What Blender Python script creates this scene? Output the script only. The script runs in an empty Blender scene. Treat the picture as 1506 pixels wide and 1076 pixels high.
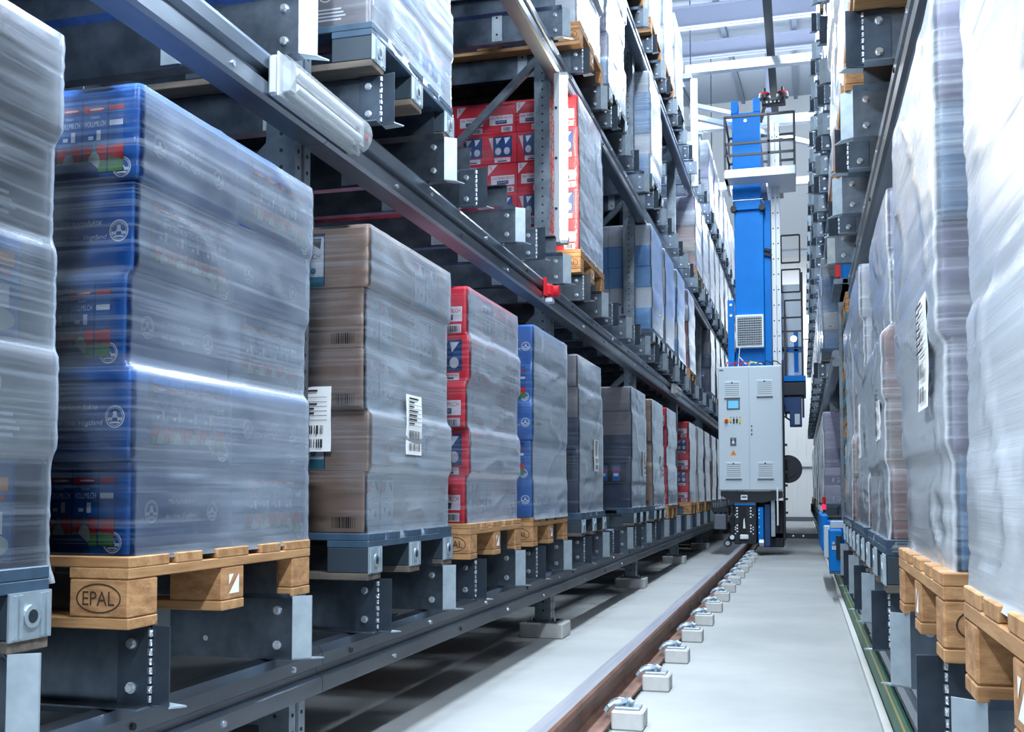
import bpy, math, random
from mathutils import Vector, noise, Matrix
random.seed(7)
C = bpy.context.scene.collection
H = 0.85                     # eye height; heights below are given above the floor
PI = math.pi

# ------------------------------------------------------------------ materials
MATS = {}
def nt(name):
    m = bpy.data.materials.new(name); m.use_nodes = True
    t = m.node_tree
    for n in list(t.nodes): t.nodes.remove(n)
    out = t.nodes.new('ShaderNodeOutputMaterial')
    MATS[name] = m
    return m, t, out
def N(t, kind, **kw):
    n = t.nodes.new(kind)
    for k, v in kw.items():
        if k in n.inputs: n.inputs[k].default_value = v
        else: setattr(n, k, v)
    return n
def L(t, a, ao, b, bi): t.links.new(a.outputs[ao], b.inputs[bi])
def coords(t, scale=(1, 1, 1), kind='Object', rot=(0, 0, 0)):
    c = N(t, 'ShaderNodeTexCoord'); mp = N(t, 'ShaderNodeMapping')
    mp.inputs['Scale'].default_value = scale; mp.inputs['Rotation'].default_value = rot
    L(t, c, kind, mp, 'Vector')
    return mp
def mat(name, col, rough=.5, metal=0., col2=None, scale=(6, 6, 6), bump=0., detail=3, emit=None, estr=0, spec=.5, kind='Object', lo=.35, hi=.65):
    m, t, out = nt(name)
    b = N(t, 'ShaderNodeBsdfPrincipled')
    b.inputs['Roughness'].default_value = rough; b.inputs['Metallic'].default_value = metal
    b.inputs['Specular IOR Level'].default_value = spec
    b.inputs['Base Color'].default_value = (*col, 1)
    if emit:
        b.inputs['Emission Color'].default_value = (*emit, 1); b.inputs['Emission Strength'].default_value = estr
    if col2 or bump:
        mp = coords(t, scale, kind)
        nz = N(t, 'ShaderNodeTexNoise', Scale=1.0, Detail=detail, Roughness=.6)
        L(t, mp, 'Vector', nz, 'Vector')
        if col2:
            r = N(t, 'ShaderNodeValToRGB')
            r.color_ramp.elements[0].position = lo; r.color_ramp.elements[1].position = hi
            r.color_ramp.elements[0].color = (*col, 1); r.color_ramp.elements[1].color = (*col2, 1)
            L(t, nz, 'Fac', r, 'Fac'); L(t, r, 'Color', b, 'Base Color')
        if bump:
            bp = N(t, 'ShaderNodeBump', Strength=bump, Distance=.01)
            L(t, nz, 'Fac', bp, 'Height'); L(t, bp, 'Normal', b, 'Normal')
    L(t, b, 'BSDF', out, 'Surface')
    return m

mat('galv', (.13, .165, .21), .34, 1., (.24, .29, .35), (9, 9, 9), .05)
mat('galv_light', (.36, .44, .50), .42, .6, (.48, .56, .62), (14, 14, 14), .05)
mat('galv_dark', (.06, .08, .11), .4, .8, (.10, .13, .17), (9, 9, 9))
mat('beam_steel', (.15, .18, .22), .36, 1., (.25, .29, .34), (5, 1.2, 5), .05)
mat('weld', (.75, .8, .85), .3, .9, (.4, .45, .5), (150, 150, 150), .6)
mat('bolt', (.75, .8, .85), .25, .9)
mat('hole', (.01, .012, .016), .8)
mat('post_steel', (.17, .21, .25), .40, .8, (.26, .31, .36), (12, 12, 12))
mat('wood', (.30, .145, .055), .7, 0, (.50, .28, .125), (3, 30, 30), .3, 5)
mat('wood_y', (.30, .145, .055), .7, 0, (.50, .28, .125), (30, 3, 30), .3, 5)
mat('wood_block', (.28, .13, .05), .75, 0, (.50, .27, .12), (20, 20, 45), .3, 5)
mat('wood_grey', (.07, .065, .06), .8, 0, (.17, .13, .10), (4, 30, 30), .3, 5)
mat('wood_teal', (.03, .16, .22), .7, 0, (.06, .26, .32), (5, 30, 30), .2)
mat('plastic_dark', (.03, .045, .06), .45)
mat('plastic_blueblack', (.03, .06, .10), .4, 0, (.05, .09, .14), (10, 10, 10))
mat('ink', (.02, .02, .025), .6)
mat('burn', (.035, .02, .012), .8)
mat('paper', (.86, .87, .88), .6)
mat('print_white', (.80, .84, .90), .6)
mat('print_red', (.62, .03, .04), .6)
mat('print_navy', (.02, .05, .16), .6)
mat('card_blue', (.010, .10, .36), .55, 0, (.015, .12, .42), (2, 2, 2))
mat('tray_blue', (.006, .05, .22), .6)
mat('card_blue2', (.03, .13, .42), .55, 0, (.05, .18, .50), (2, 2, 2))
mat('card_brown', (.36, .25, .20), .75, 0, (.42, .30, .24), (3, 3, 12))
mat('card_red', (.62, .022, .045), .6, 0, (.70, .03, .06), (2, 2, 2))
mat('card_grey', (.20, .19, .21), .65, 0, (.25, .24, .26), (2, 2, 2))
mat('card_navy', (.045, .06, .11), .6, 0, (.06, .08, .14), (2, 2, 2))
mat('card_purple', (.15, .12, .30), .6, 0, (.22, .18, .38), (2, 2, 2))
mat('card_lilac', (.40, .38, .55), .6, 0, (.50, .48, .64), (2, 2, 2))
mat('card_sky', (.12, .30, .55), .6, 0, (.20, .40, .64), (2, 2, 2))
mat('card_pale', (.55, .58, .64), .6, 0, (.64, .66, .70), (2, 2, 2))
mat('card_rust', (.36, .16, .14), .6, 0, (.44, .24, .22), (2, 2, 6))
mat('window_blue', (.012, .07, .25), .5)
mat('pack_blue', (.02, .13, .42), .45)
mat('pack_green', (.10, .30, .08), .5)
mat('pack_pale', (.50, .62, .55), .5)
mat('pack_teal', (.05, .30, .42), .5)
mat('concrete', (.33, .345, .345), .75, 0, (.41, .42, .415), (1.3, 1.3, 1.3), .15, 8)
mat('plinth', (.42, .42, .41), .85, 0, (.52, .52, .51), (9, 9, 9), .2)
mat('rust_rail', (.12, .05, .032), .6, .1, (.26, .13, .09), (14, 4, 14), .3, 6)
mat('rail_top', (.30, .32, .38), .42, .7, (.46, .46, .50), (40, .8, 40))
mat('crane_blue', (.001, .17, .56), .5, 0, (.002, .20, .64), (2, 2, 2), spec=.2)
mat('crane_dark', (.012, .016, .024), .45)
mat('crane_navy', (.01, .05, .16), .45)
mat('cabinet', (.56, .64, .70), .4, 0)
mat('cab_vent', (.62, .70, .75), .5)
mat('cab_slit', (.16, .20, .24), .6)
mat('cab_base', (.12, .14, .17), .5)
mat('screen', (.10, .35, .55), .3, 0, emit=(.10, .40, .62), estr=.45)
mat('yellow', (.75, .55, .02), .4)
mat('orange', (.85, .28, .02), .4)
mat('red', (.60, .01, .02), .35)
mat('red_lamp', (.75, .01, .03), .3, 0, emit=(1, .02, .08), estr=1.2)
mat('white_steel', (.78, .82, .86), .4, .1)
mat('grille', (.22, .25, .28), .5, .4, (.40, .44, .48), (90, 90, 90))
mat('wall_panel', (.82, .84, .84), .5)
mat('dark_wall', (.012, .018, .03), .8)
mat('roof_steel', (.42, .46, .58), .45, .1)
mat('roof_dark', (.16, .20, .26), .5)
mat('green', (.03, .12, .07), .5, 0, (.05, .17, .10), (3, 3, 3))
mat('yellow_line', (.45, .40, .08), .5)
mat('curb', (.60, .60, .58), .8)
mat('cable', (.7, .72, .70), .5)
mat('tube_lit', (1, 1, 1), .5, 0, emit=(1.0, .86, .62), estr=45)
mat('lamp_far', (1, 1, 1), .5, 0, emit=(.9, .96, 1), estr=40)
mat('lamp_housing', (.40, .43, .46), .35)
mat('foam', (.80, .84, .88), .5)

def film_mat(name, base, gain, tint, grazing=.5, rough=.26, most=.8):
    m, t, out = nt(name)
    mp = coords(t, (.9, .9, 85), rot=(.03, .025, 0))
    n1 = N(t, 'ShaderNodeTexNoise', Scale=1.0, Detail=4, Roughness=.65); L(t, mp, 'Vector', n1, 'Vector')
    mp2 = coords(t, (2.6, 2.6, 3.4), rot=(.3, .25, 0))
    n2 = N(t, 'ShaderNodeTexNoise', Scale=1.0, Detail=3, Roughness=.55, Distortion=.8); L(t, mp2, 'Vector', n2, 'Vector')
    mr1 = N(t, 'ShaderNodeMapRange'); mr1.inputs[1].default_value = .47; mr1.inputs[2].default_value = .66
    L(t, n1, 'Fac', mr1, 0)
    mr2 = N(t, 'ShaderNodeMapRange'); mr2.inputs[1].default_value = .35; mr2.inputs[2].default_value = .68
    L(t, n2, 'Fac', mr2, 0)
    mul = N(t, 'ShaderNodeMath', operation='MULTIPLY_ADD'); L(t, mr1, 0, mul, 0); mul.inputs[1].default_value = .8; L(t, mr2, 0, mul, 2)
    ga = N(t, 'ShaderNodeMath', operation='MULTIPLY_ADD'); L(t, mul, 0, ga, 0); ga.inputs[1].default_value = gain; ga.inputs[2].default_value = base
    # a thin hazy sheet scatters more when seen at a slant (longer way through the film)
    lw = N(t, 'ShaderNodeLayerWeight', Blend=.5)
    pw = N(t, 'ShaderNodeMath', operation='POWER'); L(t, lw, 'Facing', pw, 0); pw.inputs[1].default_value = 2.3
    gz = N(t, 'ShaderNodeMath', operation='MULTIPLY_ADD'); L(t, pw, 0, gz, 0); gz.inputs[1].default_value = grazing; L(t, ga, 0, gz, 2)
    gz.use_clamp = True
    cap = N(t, 'ShaderNodeMath', operation='MINIMUM'); L(t, gz, 0, cap, 0); cap.inputs[1].default_value = most
    bp = N(t, 'ShaderNodeBump', Strength=.22, Distance=.004); L(t, n1, 'Fac', bp, 'Height')
    tr = N(t, 'ShaderNodeBsdfTransparent'); tr.inputs['Color'].default_value = (.97, .98, 1, 1)
    di = N(t, 'ShaderNodeBsdfDiffuse'); di.inputs['Color'].default_value = (*tint, 1); L(t, bp, 'Normal', di, 'Normal')
    gl = N(t, 'ShaderNodeBsdfGlossy', Roughness=rough); gl.inputs['Color'].default_value = (.92, .96, 1, 1); L(t, bp, 'Normal', gl, 'Normal')
    m1 = N(t, 'ShaderNodeMixShader'); L(t, cap, 0, m1, 0); t.links.new(tr.outputs[0], m1.inputs[1]); t.links.new(di.outputs[0], m1.inputs[2])
    fr = N(t, 'ShaderNodeFresnel', IOR=1.5); L(t, bp, 'Normal', fr, 'Normal')
    fa = N(t, 'ShaderNodeMath', operation='MULTIPLY_ADD'); L(t, fr, 0, fa, 0); fa.inputs[1].default_value = 1.5; fa.inputs[2].default_value = -.045
    fa.use_clamp = True
    m2 = N(t, 'ShaderNodeMixShader'); L(t, fa, 0, m2, 0); t.links.new(m1.outputs[0], m2.inputs[1]); t.links.new(gl.outputs[0], m2.inputs[2])
    L(t, m2, 0, out, 'Surface')
    return m
film_mat('film', -.055, .10, (.74, .86, 1.0), .85, .2, .50)
film_mat('film_milky', .0, .22, (.86, .92, .98), 1.3, .24, .88)
def roof_mat():
    m, t, out = nt('roof_panel')
    d = N(t, 'ShaderNodeBsdfDiffuse'); d.inputs['Color'].default_value = (.62, .67, .72, 1)
    tl = N(t, 'ShaderNodeBsdfTranslucent'); tl.inputs['Color'].default_value = (.62, .70, .80, 1)
    mx = N(t, 'ShaderNodeMixShader'); mx.inputs[0].default_value = .5
    t.links.new(d.outputs[0], mx.inputs[1]); t.links.new(tl.outputs[0], mx.inputs[2]); L(t, mx, 0, out, 'Surface')
roof_mat()
def clear_mat():
    m, t, out = nt('clear_cover')
    tr = N(t, 'ShaderNodeBsdfTransparent'); tr.inputs['Color'].default_value = (.93, .95, .96, 1)
    g = N(t, 'ShaderNodeBsdfGlossy', Roughness=.12); d = N(t, 'ShaderNodeBsdfDiffuse'); d.inputs['Color'].default_value = (.85, .88, .9, 1)
    a = N(t, 'ShaderNodeMixShader'); a.inputs[0].default_value = .14
    t.links.new(tr.outputs[0], a.inputs[1]); t.links.new(d.outputs[0], a.inputs[2])
    b = N(t, 'ShaderNodeMixShader'); b.inputs[0].default_value = .2
    t.links.new(a.outputs[0], b.inputs[1]); t.links.new(g.outputs[0], b.inputs[2]); L(t, b, 0, out, 'Surface')
clear_mat()

# ------------------------------------------------------------------ mesh builder
class MB:
    def __init__(s): s.v = []; s.f = []; s.m = []; s.names = []
    def mi(s, name):
        if name not in s.names: s.names.append(name)
        return s.names.index(name)
    def poly(s, pts, faces, m):
        o = len(s.v); s.v += [tuple(p) for p in pts]; k = s.mi(m)
        for f in faces: s.f.append(tuple(i + o for i in f)); s.m.append(k)
        return s
    def box(s, x0, x1, y0, y1, z0, z1, m, c=0.):
        if x0 > x1: x0, x1 = x1, x0
        if y0 > y1: y0, y1 = y1, y0
        if z0 > z1: z0, z1 = z1, z0
        if c <= 0:
            p = [(x0, y0, z0), (x1, y0, z0), (x1, y1, z0), (x0, y1, z0), (x0, y0, z1), (x1, y0, z1), (x1, y1, z1), (x0, y1, z1)]
            return s.poly(p, [(0, 3, 2, 1), (4, 5, 6, 7), (0, 1, 5, 4), (1, 2, 6, 5), (2, 3, 7, 6), (3, 0, 4, 7)], m)
        ring = [(x0 + c, y0), (x1 - c, y0), (x1, y0 + c), (x1, y1 - c), (x1 - c, y1), (x0 + c, y1), (x0, y1 - c), (x0, y0 + c)]
        inn = [(x0 + c, y0 + c), (x1 - c, y0 + c), (x1 - c, y0 + c), (x1 - c, y1 - c), (x1 - c, y1 - c), (x0 + c, y1 - c), (x0 + c, y1 - c), (x0 + c, y0 + c)]
        p = [(a, b, z0) for a, b in inn] + [(a, b, z0 + c) for a, b in ring] + [(a, b, z1 - c) for a, b in ring] + [(a, b, z1) for a, b in inn]
        f = [tuple(range(7, -1, -1)), tuple(range(24, 32))]
        for r in range(3):
            for i in range(8): f.append((r * 8 + i, r * 8 + (i + 1) % 8, r * 8 + 8 + (i + 1) % 8, r * 8 + 8 + i))
        return s.poly(p, f, m)
    def prism(s, pts, a, b, axis, m):
        """outline pts (2d) swept along axis from a to b. axis x: pts=(y,z); y: (x,z); z: (x,y)"""
        def q(p, t): return {'x': (t, p[0], p[1]), 'y': (p[0], t, p[1]), 'z': (p[0], p[1], t)}[axis]
        n = len(pts)
        v = [q(p, a) for p in pts] + [q(p, b) for p in pts]
        f = [tuple(range(n)), tuple(range(2 * n - 1, n - 1, -1))]
        for i in range(n): f.append((i, (i + 1) % n, n + (i + 1) % n, n + i))
        return s.poly(v, f, m)
    def cyl(s, p0, p1, r, m, n=10, r1=None):
        p0 = Vector(p0); p1 = Vector(p1); d = (p1 - p0).normalized(); r1 = r if r1 is None else r1
        u = d.orthogonal().normalized(); w = d.cross(u)
        v = [p0 + (u * math.cos(2 * PI * i / n) + w * math.sin(2 * PI * i / n)) * r for i in range(n)]
        v += [p1 + (u * math.cos(2 * PI * i / n) + w * math.sin(2 * PI * i / n)) * r1 for i in range(n)]
        f = [tuple(range(n - 1, -1, -1)), tuple(range(n, 2 * n))] + [(i, (i + 1) % n, n + (i + 1) % n, n + i) for i in range(n)]
        return s.poly(v, f, m)
    def bar(s, p0, p1, w, h, m):
        """square bar between two points"""
        p0 = Vector(p0); p1 = Vector(p1); d = (p1 - p0).normalized()
        up = Vector((0, 0, 1)) if abs(d.z) < .9 else Vector((0, 1, 0))
        a = d.cross(up).normalized(); b = a.cross(d)
        v = []
        for p in (p0, p1):
            for sx, sy in ((-1, -1), (1, -1), (1, 1), (-1, 1)): v.append(p + a * sx * w / 2 + b * sy * h / 2)
        return s.poly(v, [(0, 1, 2, 3), (7, 6, 5, 4), (0, 4, 5, 1), (1, 5, 6, 2), (2, 6, 7, 3), (3, 7, 4, 0)], m)
    def tube(s, pts, r, m, n=6):
        for a, b in zip(pts, pts[1:]): s.cyl(a, b, r, m, n)
        return s
    def quad(s, a, b, c, d, m): return s.poly([a, b, c, d], [(0, 1, 2, 3)], m)
    def add(s, o, off=(0, 0, 0)):
        b = len(s.v); s.v += [(x + off[0], y + off[1], z + off[2]) for x, y, z in o.v]
        for f, k in zip(o.f, o.m): s.f.append(tuple(i + b for i in f)); s.m.append(s.mi(o.names[k]))
        return s
    def mesh(s, name, smooth=False):
        me = bpy.data.meshes.new(name); me.from_pydata(s.v, [], s.f)
        for n in s.names: me.materials.append(MATS[n])
        me.polygons.foreach_set('material_index', s.m)
        if smooth: me.polygons.foreach_set('use_smooth', [True] * len(s.f))
        me.update()
        return me
def obj(name, me, parent=None, loc=(0, 0, 0), smooth=False):
    if isinstance(me, MB): me = me.mesh(name, smooth)
    o = bpy.data.objects.new(name, me); C.objects.link(o); o.location = loc
    if parent: o.parent = parent
    return o
def tag(o, label, cat, group=None, kind=None):
    o['label'] = label; o['category'] = cat
    if group: o['group'] = group
    if kind: o['kind'] = kind
    return o
def thing(name, label, cat, loc=(0, 0, 0), group=None, rz=0):
    o = bpy.data.objects.new(name, None); C.objects.link(o); o.location = loc; o.rotation_euler = (0, 0, rz)
    o.empty_display_size = .1
    return tag(o, label, cat, group)
def struct(name, me, label=None):
    o = obj(name, me); o['kind'] = 'structure'
    if label: o['label'] = label
    return o

_txt = {}
def text_shape(s):
    if s not in _txt:
        cu = bpy.data.curves.new('lettering', 'FONT'); cu.body = s; cu.size = 1; cu.resolution_u = 2; cu.fill_mode = 'FRONT'
        ob = bpy.data.objects.new('lettering', cu)
        me = bpy.data.meshes.new_from_object(ob)
        v = [(q.co.x, q.co.y) for q in me.vertices]; f = [tuple(p.vertices) for p in me.polygons]
        bpy.data.objects.remove(ob); bpy.data.meshes.remove(me)
        x0 = min(a for a, b in v); x1 = max(a for a, b in v); y0 = min(b for a, b in v); y1 = max(b for a, b in v)
        _txt[s] = ([(a - x0, b - y0) for a, b in v], f, x1 - x0, y1 - y0)
    return _txt[s]

# 2-d print design: a list of (points, faces, material, lift) in face coordinates u (right), v (up)
class Print:
    def __init__(s): s.items = []
    def rect(s, u0, v0, u1, v1, m, lift=1): s.items.append(([(u0, v0), (u1, v0), (u1, v1), (u0, v1)], [(0, 1, 2, 3)], m, lift)); return s
    def poly(s, pts, m, lift=1): s.items.append((pts, [tuple(range(len(pts)))], m, lift)); return s
    def disc(s, u, v, r, m, lift=1, ry=None, n=20):
        ry = ry or r
        return s.poly([(u + r * math.cos(2 * PI * i / n), v + ry * math.sin(2 * PI * i / n)) for i in range(n)], m, lift)
    def ring(s, u, v, r, r2, m, lift=1, n=24):
        p = [(u + r * math.cos(2 * PI * i / n), v + r * math.sin(2 * PI * i / n)) for i in range(n)] + [(u + r2 * math.cos(2 * PI * i / n), v + r2 * math.sin(2 * PI * i / n)) for i in range(n)]
        s.items.append((p, [(i, (i + 1) % n, n + (i + 1) % n, n + i) for i in range(n)], m, lift)); return s
    def text(s, t, u, v, w, h, m, lift=2, shear=0):
        vv, ff, tw, th = text_shape(t)
        s.items.append(([(u + (a + shear * b) * w / tw, v + b * h / th) for a, b in vv], ff, m, lift)); return s
    def barcode(s, u, v, w, h, m='ink', lift=2, seed=1):
        r = random.Random(seed); x = u
        while x < u + w:
            b = r.choice((.0012, .002, .0035)) * w / .05
            s.rect(x, v, min(x + b, u + w), v + h, m, lift); x += b + r.choice((.0012, .002, .003)) * w / .05
        return s
    def put(s, mb, org, U, V, Nn, eps=.0007):
        org = Vector(org); U = Vector(U); V = Vector(V); Nn = Vector(Nn)
        flip = U.cross(V).dot(Nn) < 0
        for pts, faces, m, lift in s.items:
            P = [org + U * a + V * b + Nn * (eps * lift) for a, b in pts]
            mb.poly(P, [tuple(reversed(f)) for f in faces] if flip else faces, m)

# ------------------------------------------------------------------ print designs (u 0..w, v 0..h)
def emblem(P, u, v, r, m='print_white'):
    P.ring(u, v, r, r * .88, m); P.ring(u, v, r * .80, r * .74, m)
    P.disc(u, v + r * .3, r * .2, m); P.poly([(u - r * .35, v - r * .1), (u + r * .35, v - r * .1), (u + r * .22, v + r * .15), (u - r * .22, v + r * .15)], m)
    P.rect(u - r * .8, v - r * .34, u - r * .25, v - r * .06, m); P.rect(u + r * .25, v - r * .34, u + r * .8, v - r * .06, m)
    P.poly([(u - r * .6, v - r * .6), (u + r * .6, v - r * .6), (u + r * .4, v - r * .42), (u - r * .4, v - r * .42)], m)
def design(kind, w, h):
    P = Print(); base_dark = 'tray_blue'
    if kind == 'blue_text':
        if w > .394:        # long side: badge, words, badge
            emblem(P, .075, h * .46, .024); emblem(P, .31, h * .44, .022); x = .125
        else:
            emblem(P, w - .036, h * .46, .023); x = w - .185
        P.text('Milchprodukte', x + .008, h * .52, .098, .0145, 'print_white', shear=.25)
        P.text('aus dem Vogtland', x, h * .36, .118, .0140, 'print_white', shear=.25)
    elif kind == 'blue_pack':
        x1 = w - .036; x0 = x1 - .30
        P.rect(x0, h * .10, x1, h * .93, 'window_blue', 1)
        c = w - .105 + .062; 
        for i in range(5):
            a = c - .029 - .062 * i; b = min(a + .058, x1); m = a + .029; full = b - a > .05
            P.rect(a, h * .10, b, h * .90, 'pack_blue', 2)
            P.poly([(a, h * .18), (b, h * .18), (b, h * .40), (a, h * .38)], 'print_red', 3)
            P.poly([(a, h * .10), (b, h * .10), (b, h * .22), (a, h * .26)], 'pack_green', 4)
            if full:
                P.disc(m, h * .22, .014, 'pack_pale', 5, h * .10); P.poly([(m - .006, h * .32), (m + .006, h * .32), (m, h * .42)], 'pack_teal', 6)
                P.disc(m, h * .79, .025, 'print_red', 3, h * .032); P.disc(m + .004, h * .79, .018, 'print_white', 4, h * .012); P.disc(m - .021, h * .79, .008, 'print_red', 4, h * .045)
                P.text('Unsere', m - .010, h * .69, .020, h * .035, 'print_white', 3)
                P.text('VOLLMILCH', m - .025, h * .60, .050, h * .062, 'print_white', 3)
                P.rect(m + .004, h * .45, m + .014, h * .56, 'print_white', 3); P.rect(m - .016, h * .46, m - .004, h * .50, 'print_white', 3)
            else: P.rect(a, h * .77, b, h * .82, 'print_red', 3); P.rect(a + .002, h * .60, b - .002, h * .66, 'print_white', 3)
        P.poly([(.003, .004), (w - .09, .004), (w - .095, h * .14), (w - .115, h * .22), (.003, h * .18)], base_dark, 7)
        emblem(P, w - .04, h * .14, .022)
    elif kind in ('red_label', 'red_pack'):
        n = 2
        for k in range(n):
            a = k * w / n; q = w / n
            if kind == 'red_label':
                P.poly([(a + q * .02, h * .97), (a + q * .34, h * .97), (a + q * .02, h * .62)], 'print_white', 1); P.text('5', a + q * .07, h * .80, q * .08, h * .13, 'print_red', 2)
                P.rect(a + q * .12, h * .28, a + q * .90, h * .60, 'print_white', 1)
                P.text('HALTBARE MILCH', a + q * .16, h * .47, q * .70, h * .09, 'print_red', 2)
                P.rect(a + q * .32, h * .31, a + q * .70, h * .43, 'print_navy', 2); P.text('3,5% FETT', a + q * .36, h * .345, q * .30, h * .05, 'print_white', 3)
                P.rect(a + q * .52, h * .04, a + q * .88, h * .22, 'print_white', 1); P.barcode(a + q * .56, h * .06, q * .28, h * .13, lift=2)
            else:
                P.rect(a + q * .22, h * .22, a + q * .84, h * .90, 'print_navy', 1); P.poly([(a + q * .06, h * .86), (a + q * .20, h * .86), (a + q * .20, h * .40)], 'card_pale', 1)
                for m in range(2):
                    c = a + q * (.25 + .29 * m); P.rect(c, h * .24, c + q * .26, h * .86, 'window_blue', 2)
                    P.poly([(c + q * .04, h * .84), (c + q * .24, h * .84), (c + q * .08, h * .62)], 'print_white', 3); P.disc(c + q * .13, h * .40, q * .10, 'card_pale', 3, h * .12)
                P.rect(a + q * .26, h * .03, a + q * .78, h * .18, 'print_white', 1); P.text('HALTBARE MILCH', a + q * .30, h * .11, q * .44, h * .045, 'print_red', 2); P.rect(a + q * .36, h * .05, a + q * .66, h * .09, 'print_navy', 2)
    elif kind == 'brown_text':
        P.text('Haltbare', w * .08, h * .50, w * .34, h * .12, 'print_red', 2, .2); P.text('VOLLMILCH', w * .06, h * .32, w * .46, h * .12, 'print_red', 2, .2)
        P.rect(w * .70, h * .06, w * .95, h * .28, 'card_brown', 1); P.barcode(w * .72, h * .08, w * .2, h * .18, lift=2)
    elif kind == 'brown_pack':
        P.rect(w * .02, h * .04, w * .62, h * .92, 'print_navy', 1)
        for i in range(2):
            a = w * (.04 + .30 * i); b = a + w * .27
            P.rect(a, h * .04, b, h * .86, 'print_white', 2); P.rect(a, h * .04, b, h * .20, 'pack_teal', 3)
            P.poly([(a, h * .84), (a + w * .11, h * .84), (a + w * .09, h * .68), (a, h * .64)], 'print_red', 3)
            P.poly([(a + w * .15, h * .84), (b - w * .02, h * .84), (b - w * .03, h * .66), (a + w * .19, h * .72)], 'ink', 3)
            P.text('H-MILCH', a + w * .03, h * .50, w * .21, h * .08, 'print_navy', 3)
            P.disc(a + w * .08, h * .36, w * .02, 'print_navy', 3); P.disc(a + w * .18, h * .30, w * .025, 'pack_teal', 3)
    elif kind == 'grey_text':
        P.ring(w * .60, h * .62, .026, .023, 'print_white'); P.text('3,5 %', w * .60 - .017, h * .64, .034, .013, 'print_white'); P.text('Fett', w * .60 - .014, h * .54, .028, .013, 'print_white')
        for k in range(4): P.rect(w * (.50 - .02 * (k % 2)), h * (.34 - .06 * k), w * (.74 + .02 * (k % 3)), h * (.37 - .06 * k), 'print_white', 1)
    elif kind == 'grey_pack':
        P.rect(0.004, h * .05, w * .80, h * .95, 'window_blue', 1)
        for i in range(3):
            a = w * (.03 + .26 * i); P.rect(a, h * .05, a + w * .23, h * .9, 'pack_blue', 2)
            P.rect(a + w * .02, h * .68, a + w * .20, h * .80, 'orange', 3); P.rect(a + w * .02, h * .60, a + w * .18, h * .64, 'print_red', 3)
            P.rect(a + w * .08, h * .30, a + w * .17, h * .50, 'print_white', 3); P.disc(a + w * .11, h * .2, w * .1, 'pack_pale', 3, h * .1)
    elif kind == 'navy_pack':
        P.rect(w * .30, h * .05, w * .90, h * .85, 'crane_dark', 1)
        for i in range(2):
            a = w * (.36 + .26 * i); P.rect(a, h * .10, a + w * .16, h * .75, 'pack_blue', 2); P.rect(a, h * .52, a + w * .16, h * .62, 'print_red', 3); P.rect(a + .01, h * .3, a + w * .12, h * .42, 'print_white', 3)
    elif kind == 'purple_text':
        P.rect(0, h * .55, w, h * .98, 'card_lilac', 1); P.text('120', w * .2, h * .18, w * .4, h * .22, 'print_white', 2)
    elif kind == 'plain_mark':
        P.rect(w * .08, h * .12, w * .26, h * .3, 'paper', 1); P.barcode(w * .1, h * .15, w * .14, h * .12)
    return P

CW, CD, CH = .393, .395, .193
_cart = {}
def carton(base, front, side, key=None):
    """one carton; front = print on the short face towards the viewer, side = print on the two long faces"""
    k = (base, front, side)
    if k not in _cart:
        b = MB(); x, y = CW / 2 - .001, CD / 2 - .001
        b.box(-x, x, -y, y, 0, CH, base, .004)
        # folded flap edge and tape seam
        b.box(-x + .004, x - .004, -y - .0006, -y + .001, CH * .955, CH * .965, base)
        if front: design(front, CW, CH).put(b, (-x, -y, 0), (1, 0, 0), (0, 0, 1), (0, -1, 0))
        if side:
            design(side, CD, CH).put(b, (x, -y, 0), (0, 1, 0), (0, 0, 1), (1, 0, 0))
            design(side, CD, CH).put(b, (-x, y, 0), (0, -1, 0), (0, 0, 1), (-1, 0, 0))
        _cart[k] = b
    return _cart[k]
_cmesh = {}
def carton_mesh(k):
    if k not in _cmesh: _cmesh[k] = carton(*k).mesh('carton')
    return _cmesh[k]
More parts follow.
